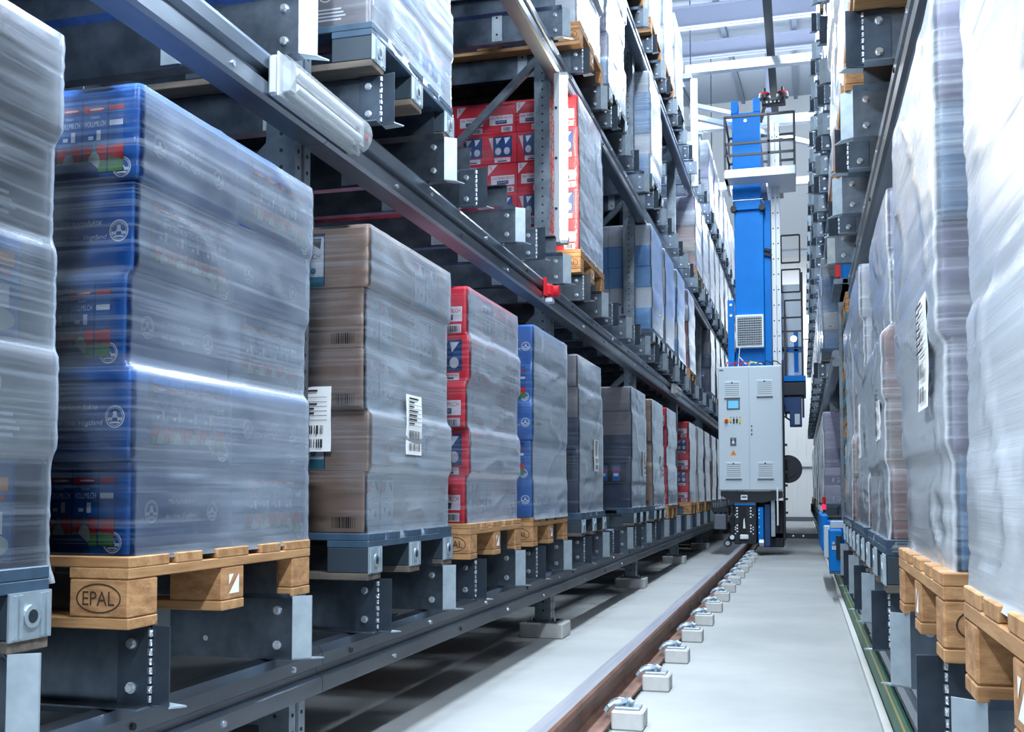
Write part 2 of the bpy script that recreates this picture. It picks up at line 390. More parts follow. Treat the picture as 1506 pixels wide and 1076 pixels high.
# cargo kinds: per layer carton looks, bottom to top
KIND = {
 'blue': [('card_blue', 'blue_pack', 'blue_text'), ('card_blue', 'blue_text', 'blue_pack'), ('card_blue', 'blue_pack', 'blue_text'), ('card_blue', 'blue_text', 'blue_pack'), ('card_blue', 'blue_pack', 'blue_text')],
 'blue2': [('card_blue2', 'blue_text', 'blue_text'), ('card_blue2', 'blue_pack', 'blue_text')] * 2 + [('card_blue2', 'blue_text', 'blue_text')],
 'brown': [('card_brown', 'brown_text', 'brown_pack'), ('card_brown', 'brown_pack', 'brown_text'), ('card_brown', 'brown_text', 'brown_pack'), ('card_brown', 'brown_text', 'brown_pack'), ('card_brown', 'brown_pack', None)],
 'red': [('card_red', 'red_label', 'red_pack'), ('card_red', 'red_pack', 'red_label'), ('card_red', 'red_label', 'red_pack'), ('card_red', 'red_pack', 'red_label'), ('card_red', 'red_label', 'red_pack')],
 'grey': [('card_grey', 'grey_text', 'grey_text'), ('card_navy', 'grey_pack', 'grey_pack'), ('card_grey', 'grey_text', 'grey_text'), ('card_grey', None, None), ('card_pale', None, None)],
 'navy': [('card_navy', None, None), ('card_navy', 'navy_pack', None), ('card_navy', None, None), ('card_grey', None, None), ('card_grey', None, None)],
 'purple': [('card_lilac', 'purple_text', None), ('card_purple', 'purple_text', 'purple_text'), ('card_purple', None, None), ('card_lilac', None, None), ('card_lilac', None, None)],
 'pale': [('card_pale', 'plain_mark', None), ('card_pale', None, None), ('card_lilac', None, None), ('card_pale', None, None), ('card_pale', None, None)],
 'sky': [('card_sky', None, None), ('card_pale', 'plain_mark', None), ('card_sky', None, None), ('card_sky', None, None), ('card_pale', None, None)],
 'lavender': [('card_sky', None, 'plain_mark'), ('card_lilac', None, None), ('card_purple', None, None), ('card_sky', None, None), ('card_lilac', None, None)],
 'rust': [('card_rust', None, None), ('card_brown', 'brown_text', None), ('card_rust', None, None), ('card_pale', None, None), ('card_lilac', None, None)],
 'rosy': [('card_red', 'red_label', None), ('card_rust', None, None), ('card_red', 'red_label', None), ('card_pale', None, None), ('card_pale', None, None)],
}

def smooth(a, b, t):
    t = max(0, min(1, (t - a) / (b - a))); return t * t * (3 - 2 * t)
def film_mesh(seed, offs, mname, dx=.012, dz=.014, amp=1., skirt=.035):
    """stretch film round a load: closed sleeve with wrinkles that follow the layers, plus a top sheet"""
    hx, hy = 3 * CW / 2, 2 * CD / 2; nl = len(offs); top = nl * CH
    per = []
    r = .004
    def side(p0, p1, n, nrm):
        e = .004 / n / .016
        for i in range(n + 2 if n > 2 else n):
            t = (0 if i == 0 else e if i == 1 else 1 - e if i == n + 1 else (i - 1) / n) if n > 2 else i / n
            per.append((p0[0] + (p1[0] - p0[0]) * t, p0[1] + (p1[1] - p0[1]) * t, nrm, t))
    nx, ny = max(4, int(2 * hx / dx / 2)), max(4, int(2 * hy / dx / 2))
    s2 = math.sqrt(.5)
    side((-hx + r, -hy), (hx - r, -hy), nx, (0, -1)); side((hx - r, -hy), (hx, -hy + r), 2, (s2, -s2))
    side((hx, -hy + r), (hx, hy - r), ny, (1, 0)); side((hx, hy - r), (hx - r, hy), 2, (s2, s2))
    side((hx - r, hy), (-hx + r, hy), nx, (0, 1)); side((-hx + r, hy), (-hx, hy - r), 2, (-s2, s2))
    side((-hx, hy - r), (-hx, -hy + r), ny, (-1, 0)); side((-hx, -hy + r), (-hx + r, -hy), 2, (-s2, -s2))
    zs = [-skirt + i * dz for i in range(int((top + skirt) / dz) + 1)]; zs[-1] = top + .004
    b = MB(); rows = []
    S = seed * 13.7
    for z in zs:
        li = min(nl - 1, max(0, int(z / CH))); fz = z / CH - li
        ox, oy = offs[li]
        if fz > .93 and li + 1 < nl: w = smooth(.93, 1.0, fz) * .5; ox += (offs[li + 1][0] - ox) * w; oy += (offs[li + 1][1] - oy) * w
        if fz < .07 and li > 0: w = (1 - smooth(0, .07, fz)) * .5; ox += (offs[li - 1][0] - ox) * w; oy += (offs[li - 1][1] - oy) * w
        row = []
        for px, py, (ax, ay), t in per:
            q = px * 1.0 + py * 1.3 if abs(ax) < .5 else py * 1.3 - px
            corner = min(1, 6 * min(t, 1 - t)) if abs(ax) + abs(ay) < 1.01 else 0
            lo = noise.noise(Vector((px * 2 + S, py * 2, z * 3.5)))
            st = abs(noise.noise(Vector((px * 2.2 + S, py * 2.2 + 9, z * 34))))
            fold = noise.noise(Vector((q * 1.6 + z * 1.2 + S, 4.0, z * 4.5 - q * 1.2)))
            fold = max(0, 1 - abs(fold) * 14)
            seam = math.exp(-((z / CH - round(z / CH)) * CH / .012) ** 2)
            d = .0085 + amp * (.0035 * max(-.6, lo) * corner + .0012 * (1 - st * 3) + .0035 * fold * corner) - .002 * seam + .0025 * math.sin(PI * (z / CH - math.floor(z / CH))) ** 2 * corner
            d = max(.0062, d)
            if z < .02: d += .010 * smooth(.02, -.03, z) if z < .02 else 0
            row.append(len(b.v)); b.v.append((px + ox + ax * d, py + oy + ay * d, z + .003 * noise.noise(Vector((px * 6, py * 6, S))) * (1 if z < 0 else 0)))
        rows.append(row)
    n = len(per); k = b.mi(mname)
    for a, c in zip(rows, rows[1:]):
        for i in range(n): b.f.append((a[i], a[(i + 1) % n], c[(i + 1) % n], c[i])); b.m.append(k)
    o = len(b.v); b.v += [b.v[i] for i in rows[-1]]
    b.f.append(tuple(range(o, o + n))); b.m.append(k)
    return b.mesh('stretch_film', True)

def label_sheet(seed, w=.148, h=.205):
    b = MB()
    n = 8
    for i in range(n):      # a gently curled sheet
        z0, z1 = h * i / n, h * (i + 1) / n
        f = lambda z: .0015 * math.sin(z / h * 7 + seed)
        b.poly([(0, f(z0), z0), (w, f(z0), z0), (w, f(z1), z1), (0, f(z1), z1), (0, f(z0) + .001, z0), (w, f(z0) + .001, z0), (w, f(z1) + .001, z1), (0, f(z1) + .001, z1)],
               [(0, 1, 2, 3), (7, 6, 5, 4), (0, 4, 5, 1), (1, 5, 6, 2), (2, 6, 7, 3), (3, 7, 4, 0)], 'paper')
    P = Print()
    P.barcode(w * .12, h * .06, w * .72, h * .13, seed=seed, lift=6); P.barcode(w * .12, h * .27, w * .72, h * .13, seed=seed + 5, lift=6)
    r = random.Random(seed)
    for k in range(6):
        v = h * (.48 + .07 * k); P.rect(w * .08, v, w * .92, v + .0015, 'ink', 6)
        P.rect(w * .1, v + .006, w * (.35 + .4 * r.random()), v + .011, 'ink', 6)
    P.rect(w * .1, h * .92, w * .7, h * .95, 'ink', 6)
    P.put(b, (0, 0, 0), (1, 0, 0), (0, 0, 1), (0, -1, 0))
    return b

# ------------------------------------------------------------------ pallets (origin: middle of the underside)
def pallet_parts(style):
    wd = {'wood': ('wood', 'wood_y', 'wood_block'), 'dark': ('plastic_blueblack', 'plastic_blueblack', 'plastic_dark'), 'teal': ('wood_teal', 'wood_teal', 'wood_grey')}[style]
    parts = []
    for y, w in ((-.35, .10), (0, .10), (.35, .10)):
        b = MB(); b.box(-.6, .6, y - w / 2, y + w / 2, 0, .022, 'wood_grey' if style == 'dark' else wd[0], .002); parts.append(('bottom_board', b, None))
    for x in (-.53, 0, .53):
        b = MB(); b.box(x - .07, x + .07, -.4, .4, .100, .122, wd[1], .002); parts.append(('cross_board', b, None))
    for y, w in ((-.33, .14), (-.1825, .10), (0, .14), (.1825, .10), (.33, .14)):
        b = MB(); b.box(-.6, .6, y - w / 2, y + w / 2, .122, .144, wd[0], .002); parts.append(('deck_board', b, None))
    for x in (-.53, 0, .53):
        for y in (-.35, 0, .35):
            b = MB(); x0, x1, y0, y1 = x - .0695, x + .0695, y - .05, y + .05
            if style == 'dark':
                b.box(x0, x1, y0, y1, .022, .100, wd[2], .003)
                if abs(x) > .1:     # pressed steel shoe with ribs and a round boss on the end
                    sx = 1 if x > 0 else -1; e = x + sx * .0695
                    b.box(e, e + sx * .004, y0 - .002, y1 + .002, .020, .102, 'galv_light')
                    for ry in (-.04, -.026, .026, .04): b.box(e + sx * .004, e + sx * .008, y + ry - .004, y + ry + .004, .024, .098, 'galv_light')
                    b.cyl((e + sx * .004, y, .06), (e + sx * .009, y, .06), .02, 'galv_light', 14); b.cyl((e + sx * .009, y, .06), (e + sx * .0095, y, .06), .012, 'galv', 12)
                parts.append(('block', b, None))
            else:
                b.box(x0, x1, y0, y1, .022, .100, wd[2], .004)
                if style == 'wood' and y < -.3 and abs(x) > .1:
                    P = Print()
                    n = 28; cx, cz = .07, .039
                    pts = [(cx + .052 * math.cos(2 * PI * i / n), cz + .030 * math.sin(2 * PI * i / n)) for i in range(n)] + [(cx + .049 * math.cos(2 * PI * i / n), cz + .027 * math.sin(2 * PI * i / n)) for i in range(n)]
                    P.items.append((pts, [(i, (i + 1) % n, n + (i + 1) % n, n + i) for i in range(n)], 'burn', 1))
                    P.text('EPAL', cx - .037, cz - .014, .074, .028, 'burn', 1)
                    P.put(b, (x0, y0, .022), (1, 0, 0), (0, 0, 1), (0, -1, 0))
                if style == 'wood' and y == 0 and abs(x) > .1:     # torn white sticker
                    P = Print(); P.poly([(.03, .015), (.075, .015), (.075, .06)], 'paper'); P.poly([(.03, .035), (.05, .06), (.03, .06)], 'paper')
                    sx = 1 if x > 0 else -1
                    P.put(b, (x + sx * .0695, y - .05 if sx > 0 else y + .05, .022), (0, sx, 0), (0, 0, 1), (sx, 0, 0))
                parts.append(('block', b, None))
    return parts
_pal = {}
def pallet_protos(style):
    if style not in _pal:
        ps = pallet_parts(style); _pal[style] = [(n, b.mesh(n)) for n, b, _ in ps]
        whole = MB()
        for n, b, _ in ps: whole.add(b)
        _pal[style + '_whole'] = whole.mesh('pallet')
    return _pal[style]
def place_pallet(style, x, y, z, label, detail, group, name):
    if detail:
        r = thing(name, label, 'pallet', (x, y, z), group)
        for n, me in pallet_protos(style): obj(n, me, r)
    else:
        pallet_protos(style); r = tag(obj(name, _pal[style + '_whole'], None, (x, y, z)), label, 'pallet', group)
    return r

_films = {}
_stacks = {}
def place_load(kind, x, y, z, label, detail, side, seed, group, milky=False, sheet=None, skirt=.012):
    """side -1: left rack (aisle face is +x), +1: right rack"""
    r = thing('wrapped_load', label, 'wrapped pallet load', (x, y, z), group)
    rr = random.Random(seed)
    if detail:
        offs = [(rr.uniform(-.014, .014), rr.uniform(-.014, .010)) for _ in range(5)]
    else:
        seed = 100 + seed % 5; rr = random.Random(seed); offs = [(rr.uniform(-.008, .008), rr.uniform(-.008, .008)) for _ in range(5)]
    looks = KIND[kind]
    if detail:
        for li, k in enumerate(looks):
            for i in range(3):
                for j in range(2):
                    aisle = (i == 2) if side < 0 else (i == 0)
                    if not (j == 0 or aisle or li == 4): continue
                    obj('carton', carton_mesh(k if j == 0 else looks[li - 1 if li else 1]), r, (offs[li][0] + (i - 1) * CW, offs[li][1] + (j - .5) * CD, li * CH))
            if True:            # inner cartons of the layer, hidden by the outer ones
                pass
    else:
        key = (kind, seed)
        if key not in _stacks:
            b = MB()
            for li, k in enumerate(looks):
                for i in range(3):
                    for j in range(2): b.add(carton(*k), (offs[li][0] + (i - 1) * CW, offs[li][1] + (j - .5) * CD, li * CH))
            _stacks[key] = b.mesh('carton_stack')
        obj('carton_stack', _stacks[key], r)
    mn = 'film_milky' if milky else 'film'
    if detail: me = film_mesh(seed, offs, mn, .016, .011 if y < 5 else .016, 1.5 if milky else 1.15, skirt)
    else:
        key = (seed, mn, skirt)
        if key not in _films: _films[key] = film_mesh(seed, offs, mn, .05, .028, 1.2, skirt)
        me = _films[key]
    obj('stretch_film', me, r)
    if sheet:
        for (face, u, v) in sheet:
            sx = 1 if side < 0 else -1
            b = label_sheet(seed)
            o = obj('label_sheet', b, r)
            if face == 'aisle': o.location = (sx * (1.5 * CW + .020), u, v); o.rotation_euler = (0, 0, sx * PI / 2)
            else: o.location = (u, -CD - .021, v)
    return r

# ------------------------------------------------------------------ rack layout
POST = [2.83 + 3.26 * k for k in range(-1, 8)]
def slot_y(s): # s=0 is the first slot of the bay at POST[0]
    return POST[s // 3] + .59 + 1.03 * (s % 3)
LV = [H - .585, H + 1.03, H + 2.46, H + 3.93]          # undersides of the beams
BH, KH = .145, .265                                    # beam height, bracket height
SIDE = {-1: dict(web=-1.29, face=-1.30, beam=-1.345, post=-1.47), 1: dict(web=.185, face=.225, beam=.26, post=.36)}
TOPZ = H + 5.42

# short names of the loads, by side, level, slot (slot 1 is the one nearest the camera)
S = {}
def add(side, lv, s, kind, style, name, label, **kw): S[(side, lv, s)] = dict(kind=kind, style=style, name=name, label=label, **kw)
A = add
A(-1, 0, 1, 'grey', 'dark', 'the grey load at the left edge', 'grey film-wrapped milk load cut off by the left edge of the photo', sheet=None)
A(-1, 0, 2, 'blue', 'wood', 'the big blue milk load', 'large blue Milchprodukte carton load under stretch film, second from the left')
A(-1, 0, 3, 'brown', 'dark', 'the brown carton load', 'brown carton load wrapped in film with two white barcode labels', sheet=[('aisle', -.10, .256), ('front', .33, .255)])
A(-1, 0, 4, 'red', 'wood', 'the red milk load', 'nearest red Haltbare Milch carton load on lowest left shelf')
A(-1, 0, 5, 'blue2', 'wood', 'the narrow blue load', 'bright blue carton load beyond the nearest red milk load')
A(-1, 0, 6, 'navy', 'dark', 'the slate blue load', 'slate blue wrapped load beside the bright blue one, label on its face', sheet=[('aisle', .0, .26)])
A(-1, 0, 8, 'navy', 'dark', 'the dark load after the gap', 'dark grey wrapped load standing after the empty gap, bottles showing through', sheet=[('aisle', .12, .26), ('front', -.30, .24)])
A(-1, 0, 9, 'brown', 'dark', 'the brownish far load', 'brownish grey wrapped load between a dark load and a red one', sheet=[('aisle', .12, .26)])
A(-1, 0, 10, 'red', 'wood', 'the slim red load', 'slim red-edged wrapped load on lowest left shelf before the second gap')
A(-1, 0, 12, 'red', 'wood', 'the far bright red load', 'bright red milk carton load furthest of the red ones, low left')
A(-1, 0, 13, 'pale', 'wood', 'the pale load by the cabinet', 'pale grey wrapped load just behind the far bright red one')
A(-1, 0, 14, 'purple', 'wood', 'the purple sliver load', 'purple wrapped load low left, two places before the crane cabinet')
A(-1, 1, 3, 'grey', 'dark', 'the upper grey load', 'grey wrapped load overhead on the second left shelf, nearest one')
A(-1, 1, 6, 'red', 'wood', 'the upper red milk load', 'red Haltbare Milch load on the second shelf beside the lit tube lamp')
A(-1, 1, 9, 'sky', 'dark', 'the upper pale blue load', 'pale blue wrapped load behind the second shelf upright, nearest of its row')
A(-1, 1, 10, 'pale', 'dark', 'the second upper pale load', 'whitish wrapped load second in the long row on the second left shelf')
A(-1, 1, 11, 'sky', 'dark', 'the third upper pale load', 'bluish white wrapped load third in the long row on second left shelf')
A(-1, 1, 12, 'rust', 'wood', 'the upper beige load', 'beige wrapped load on orange wooden pallet ending the row, second left shelf')
A(-1, 1, 15, 'navy', 'dark', 'the upper dark far load', 'dark wrapped load beyond two empty places, second left shelf')
A(-1, 2, 6, 'pale', 'wood', 'the high white load', 'white wrapped load on third left shelf above the lit tube lamp')
A(-1, 2, 7, 'lavender', 'dark', 'the high lilac load', 'white and lilac wrapped load on third left shelf, second one')
A(-1, 2, 9, 'sky', 'dark', 'the high blue tinted load', 'blue tinted wrapped load on third left shelf behind an upright')
A(-1, 2, 13, 'rust', 'wood', 'the high pinkish load', 'pinkish wrapped load on third left shelf after the bare brackets')
A(-1, 2, 14, 'lavender', 'dark', 'the high bluish far load', 'bluish wrapped load right behind the pinkish one, third left shelf')
A(-1, 2, 15, 'pale', 'dark', 'the high whitish far load', 'whitish wrapped load third of the far group, third left shelf')
A(-1, 3, 8, 'pale', 'wood', 'the first top shelf load', 'white wrapped load on the top left shelf, nearest of all')
A(-1, 3, 9, 'pale', 'wood', 'the second top shelf load', 'white wrapped load on top left shelf with brown pallet edge')
A(-1, 3, 10, 'sky', 'wood', 'the third top shelf load', 'bluish white wrapped load on the top left shelf, third one')
A(-1, 3, 11, 'pale', 'dark', 'the last top shelf load', 'white wrapped load on top left shelf beside the white portal post')
A(-1, 3, 15, 'pale', 'dark', 'the far top shelf load', 'white carton load on top left shelf left of crane mast')
A(1, 0, 1, 'pale', 'wood', 'the white load at the right edge', 'milky white wrapped load filling the right edge of the photo', X=.225)
A(1, 0, 2, 'lavender', 'wood', 'the blue striped right load', 'tall blue and lilac load behind milky film, second from right edge', sheet=[('aisle', -.12, .28)])
A(1, 0, 3, 'rust', 'dark', 'the rust striped right load', 'wrapped load with red brown cartons, third from the right edge', sheet=[('aisle', -.12, .28)])
A(1, 0, 4, 'rosy', 'dark', 'the rosy right load', 'white wrapped load with thin rosy strip, fourth from right edge', sheet=[('aisle', -.10, .26)])
A(1, 0, 5, 'rust', 'dark', 'the last near right load', 'white wrapped load just before the right conveyor opening')
A(1, 0, 11, 'purple', 'dark', 'the purple load behind the conveyor', 'purple wrapped load low right beyond the blue conveyor motor', sheet=[('front', -.30, .36)])
A(1, 1, 2, 'pale', 'wood', 'the nearest raised right load', 'white wrapped load overhead on second right shelf, nearest one', X=.17)
A(1, 1, 3, 'pale', 'wood', 'the second raised right load', 'white wrapped load overhead on second right shelf, second one', X=.17)
A(1, 1, 4, 'pale', 'wood', 'the third raised right load', 'white wrapped load overhead on second right shelf, third one', X=.17)
A(1, 1, 5, 'rust', 'wood', 'the last raised right load', 'white wrapped load with dotted seam ending the second right shelf', X=.17)
A(1, 1, 11, 'sky', 'dark', 'the pale blue raised right load', 'pale blue wrapped load above the purple one, right rack')
A(1, 2, 6, 'pale', 'wood', 'the first high right load', 'white wrapped load high on the third right shelf, nearest one')
A(1, 2, 7, 'sky', 'dark', 'the second high right load', 'bluish wrapped load high on the third right shelf, second one')
A(1, 2, 8, 'pale', 'wood', 'the third high right load', 'white wrapped load high on the third right shelf, third one')
A(1, 3, 8, 'pale', 'dark', 'the first top right load', 'white wrapped load on the top right shelf, nearest one')
far_kinds = ['pale', 'sky', 'navy', 'rust', 'purple', 'lavender', 'pale', 'rosy']
SN = ['lowest', 'second', 'third', 'top']
FARLBL = {}
rf = random.Random(3)
for side in (-1, 1):
    for lv in range(4):
        start = {(-1, 0): 15, (-1, 1): 16, (-1, 2): 16, (-1, 3): 16, (1, 0): 12, (1, 1): 12, (1, 2): 9, (1, 3): 9}[(side, lv)]
        for s in range(start, 24):
            nm = 'far loads of the %s %s shelf' % (SN[lv], 'left' if side < 0 else 'right')
            S[(side, lv, s)] = dict(kind=rf.choice(far_kinds), style=rf.choice(['wood', 'dark', 'dark']), name=nm, far=True,
                label='small wrapped pallet load far down the %s %s shelf, in the tightly packed end row' % (SN[lv], 'left' if side < 0 else 'right'))

# ------------------------------------------------------------------ brackets
def bracket_parts(s, near):
    """origin: aisle end of the web at beam top. s: inward x direction (-1 left rack, +1 right rack)"""
    P = []
    b = MB(); Lx = 1.22; d = 1 if near else -1          # d: where the neck leans (towards the slot middle)
    t = .004
    def sheet(y0, z0, y1, z1, x0, x1, m='galv'):
        b.prism([(y0 - t / 2, z0), (y1 - t / 2, z1), (y1 + t / 2, z1), (y0 + t / 2, z0)], s * x0, s * x1, 'x', m)
    sheet(0, 0, 0, .158, 0, Lx); sheet(0, .158, d * .020, .174, 0, Lx)
    sheet(d * .020, .174, d * .020, KH, .035, Lx)
    b.box(0.035 * s, Lx * s, d * .020, d * .052, KH - .004, KH, 'galv')
    b.box(0, Lx * s, 0, -d * .045, 0, .004, 'galv')
    # inner mounting angle with two holes
    b.box(s * .36, s * .42, -.002 - .004, -.002, .01, .19, 'galv_light')
    for z in (.05, .15): b.cyl((s * .39, -.0061, z), (s * .39, -.0068, z), .007, 'hole', 8)
    P.append(('web', b))
    b = MB()
    if near:
        b.box(s * .002, s * .075, -.002, -.007, .004, .162, 'galv_dark'); P.append(('bolt_plate', b)); b = MB()
        tx, ty = -.048, -.010
    else: tx, ty = -.040, .030
    b.prism([(0, 0), (s * tx, ty), (s * tx, ty + t), (0, t)], 0.0, .166, 'z', 'galv_dark' if near else 'galv_light')  # dark steel on near flange, light on far: shading put into the colour
    # foot lip
    b.poly([(0, 0, 0), (s * tx, ty, 0), (s * (tx - .02), ty + .035, -.002), (0, .04, 0), (0, 0, .004), (s * tx, ty, .004), (s * (tx - .02), ty + .035, .002), (0, .04, .004)],
           [(3, 2, 1, 0), (4, 5, 6, 7), (0, 1, 5, 4), (1, 2, 6, 5), (2, 3, 7, 6), (3, 0, 4, 7)], 'galv_light')
    P.append(('end_flange', b))
    if near:
        b = MB()
        for k in range(8): b.cyl((0, -.004, .010 + k * .019), (0, -.004, .024 + k * .019), .0042 + .0015 * (k % 2), 'weld', 6)
        P.append(('weld_seam', b))
    for z in (.038, .128):
        b = MB(); x = s * .042
        y = -.007 if near else -.002
        b.cyl((x, y, z), (x, y - .003, z), .012, 'bolt', 12); b.cyl((x, y - .003, z), (x, y - .010, z), .0085, 'bolt', 6)
        P.append(('bolt', b))
    if not near:
        for z in (.05, .14):
            b = MB(); b.cyl((s * .25, -.002, z), (s * .25, -.008, z), .008, 'bolt', 6); P.append(('bolt', b))
    return P
BR = {}
for s_ in (-1, 1):
    for near_ in (True, False):
        ps = bracket_parts(s_, near_); w = MB()
        for n, b in ps: w.add(b)
        BR[(s_, near_)] = ([(n, b.mesh(n)) for n, b in ps], w.mesh('shelf_bracket'))
SIDEN = {-1: 'left', 1: 'right'}
def slot_desc(side, lv, s):
    if (side, lv, s) in S: return 'under ' + S[(side, lv, s)]['name'], False
    k = 1
    while (side, lv, s - k) not in S and k < 6: k += 1
    if (side, lv, s - k) in S and k < 6:
        return ['', 'in the empty place right behind ', 'in the second empty place behind ', 'in the third empty place behind ', 'in the fourth empty place behind ', 'in the fifth empty place behind '][k] + S[(side, lv, s - k)]['name'], False
    k = 1
    while (side, lv, s + k) not in S: k += 1
    return ['', 'in the bare place right before ', 'two bare places before ', 'three bare places before ', 'four bare places before ', 'five bare places before ', 'six bare places before '][min(k, 6)] + S[(side, lv, s + k)]['name'], False
def skip_slot(side, lv, s):
    y = slot_y(s)
    if side > 0 and lv < 2 and 6 <= s <= 10: return True          # conveyor opening
    zt = LV[lv] + BH + KH - H
    if y < 1: return s != 1 or lv > 0
    dep = y * .9641 + (.33 if side < 0 else -.05)
    if 722 - (zt - .3) * 1553 / (dep + .4) < -60: return True     # above the picture
    return False
seed = 10
for side in (-1, 1):
    sd = SIDE[side]
    for lv in range(4):
        zb = LV[lv] + BH + (.03 if side > 0 and lv else 0)
        for s in range(0, 24):
            if skip_slot(side, lv, s) or s < 1: continue
            y = slot_y(s); seed += 1
            if side > 0 and s == 1: pass
            desc, _ = slot_desc(side, lv, s)
            for near in (True, False):
                yy = y - .31 if near else y + .31
                far = y > 16.3 or (side > 0 and y > 12.5)
                lab = ('near-side' if near else 'far-side') + ' galvanised bracket ' + desc
                if side > 0 or True:
                    pass
                grp = 'pallet brackets on the %s %s shelf' % (SN[lv], SIDEN[side])
                if far or S.get((side, lv, s), {}).get('far'): lab = 'small galvanised bracket under the ' + 'far loads of the %s %s shelf' % (SN[lv], SIDEN[side])
                wx = sd['web'] + (.043 if side > 0 and lv == 0 else 0)
                parts, whole = BR[(side, near)]
                if y < (10 if side < 0 else 8):
                    r = thing('shelf_bracket', lab, 'bracket', (wx, yy, zb), grp)
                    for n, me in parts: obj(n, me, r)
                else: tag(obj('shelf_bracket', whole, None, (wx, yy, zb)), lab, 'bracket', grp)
            q = S.get((side, lv, s))
            if q:
                fx = q.get('X', sd['face']); cx = fx + side * .60 if side > 0 else fx - .60
                zp = zb + KH - .100
                det = y < (9.5 if side < 0 else 6.2) or (side, lv, s) in ((-1, 0, 9), (-1, 0, 10))
                det = det and lv < 3
                far = q.get('far')
                gl = None if not far else 'wrapped loads in the far end rows'
                gp = 'pallets in the %s rack' % SIDEN[side]
                pn = {'wood': 'wooden_pallet', 'dark': 'dark_pallet'}[q['style']]
                pw = {'wood': 'tan wooden pallet', 'dark': 'dark pallet with steel-shod blocks'}[q['style']]
                plab = pw + ' under ' + (q['name'] if not far else 'the ' + q['name'])
                place_pallet(q['style'], cx + (.01 if side < 0 else -.01), y + .01, zp, plab, det and y < 8, gp, pn)
                place_load(q['kind'], cx, y + .03, zp + .144, q['label'], det, side, seed, gl or 'film-wrapped loads on the %s rack' % SIDEN[side], milky=side > 0 or lv >= 2, sheet=q.get('sheet'), skirt=.034 if q['style'] == 'dark' else .010)

# ------------------------------------------------------------------ beams
def beam_profile(s):
    # o: towards the aisle, 0 = beam front
    p = [(-.085, 0), (-.012, 0), (0, .008), (0, .048), (-.020, .058), (-.020, .074), (0, .084), (0, .118), (-.014, .138), (-.042, .145), (-.054, .130), (-.085, .130)]
    return [(-s * o, z) for o, z in p]      # local x; inward is s
for side in (-1, 1):
    sd = SIDE[side]
    for lv in range(4):
        for k in range(len(POST)):
            y0 = POST[k]; y1 = POST[k] + 3.26
            if side > 0 and lv < 2 and k == 2: continue
            if k == 8: continue
            if (LV[lv] - H) > 1.5 and k < 1: continue
            b = MB(); b.prism(beam_profile(side), y0 + .0015, y1 - .0015, 'y', 'beam_steel')
            bay = ['nearest', 'second', 'third', 'fourth', 'fifth', 'sixth', 'seventh', 'eighth'][k]
            r = thing('rack_beam', 'grey steel %s shelf beam of the %s rack, %s bay from the camera' % (SN[lv], SIDEN[side], bay), 'rack beam', (sd['beam'], 0, LV[lv] + (.03 if side > 0 and lv else 0)), 'shelf beams of the racks')
            obj('beam_profile', b, r)
            if k < 4:
                n = 0
                for i in range(9):
                    yb = y0 + .2 + i * .36
                    bb = MB(); x = 0
                    zc = .028 if i % 2 else .098
                    bb.cyl((0, yb, zc), (-side * .004, yb, zc), .008, 'bolt' if i % 3 else 'hole', 8); obj('bolt', bb, r)
# ------------------------------------------------------------------ rack frames
def post_mesh(s, h, detail):
    b = MB(); w = .05
    # omega upright: web facing the aisle with returns
    b.prism([(-s * .045, -w), (-s * .045, w), (s * .05, w), (s * .05, w - .012), (-s * .033, w - .012), (-s * .033, -w + .012), (s * .05, -w + .012), (s * .05, -w)], 0, h, 'z', 'post_steel')
    b.box(-s * .046, -s * .0455, -.008, .008, 0, h, 'galv_dark')
    if detail:
        z = .06
        while z < h - .02:
            for y in (-.028, .028): b.cyl((-s * .0452, y, z), (-s * .0460, y, z), .0065, 'hole', 6)
            b.cyl((0, -w, z), (0, -w - .0006, z), .0065, 'hole', 6)
            z += .05
    return b
FRM = {}
for side in (-1, 1):
    for k, y in enumerate(POST):
        if y < 0: continue
        sd = SIDE[side]; dt = k <= 3
        nm = ['', 'nearest', 'second', 'third', 'fourth', 'fifth', 'sixth', 'seventh', 'eighth'][k]
        r = thing('rack_frame', 'galvanised upright frame of the %s rack, %s from the camera' % (SIDEN[side], nm), 'rack frame', (sd['post'], y, 0), 'upright frames of the racks')
        h = TOPZ - .02
        key = (side, dt)
        if key not in FRM: FRM[key] = post_mesh(side, h - .095, dt).mesh('front_post')
        obj('front_post', FRM[key], r, (0, 0, .095))
        rear = post_mesh(side, h - .095, False); obj('rear_post', rear, r, (side * 1.05, 0, .095))
        for x in (0, side * 1.05):
            pl = -.045 if side > 0 else -.09
            b = MB(); b.box(x + pl, x + .09, -.08, .08, .085, .095, 'galv'); b.cyl((x + pl + .02, -.06, .095), (x + pl + .02, -.06, .115), .008, 'bolt', 6); b.cyl((x + .07, -.06, .095), (x + .07, -.06, .115), .008, 'bolt', 6); obj('base_plate', b, r)
            px = .10 if side > 0 else 0
            b = MB(); b.box(x - .13 + px, x + .13 + px, -.11, .11, 0, .085, 'plinth', .006); obj('plinth', b, r)
        for z in (1.90, 3.47, 5.0):
            b = MB(); b.bar((side * .03, 0, z), (side * 1.02, 0, z - .92), .03, .045, 'post_steel'); obj('brace', b, r)
            b = MB(); b.bar((side * .03, 0, z - 1.0), (side * 1.02, 0, z - 1.0), .03, .04, 'galv_dark'); obj('tie_bar', b, r)
        b = MB(); b.bar((side * .03, 0, .2), (side * 1.02, 0, .2), .04, .06, 'post_steel'); obj('tie_bar', b, r)
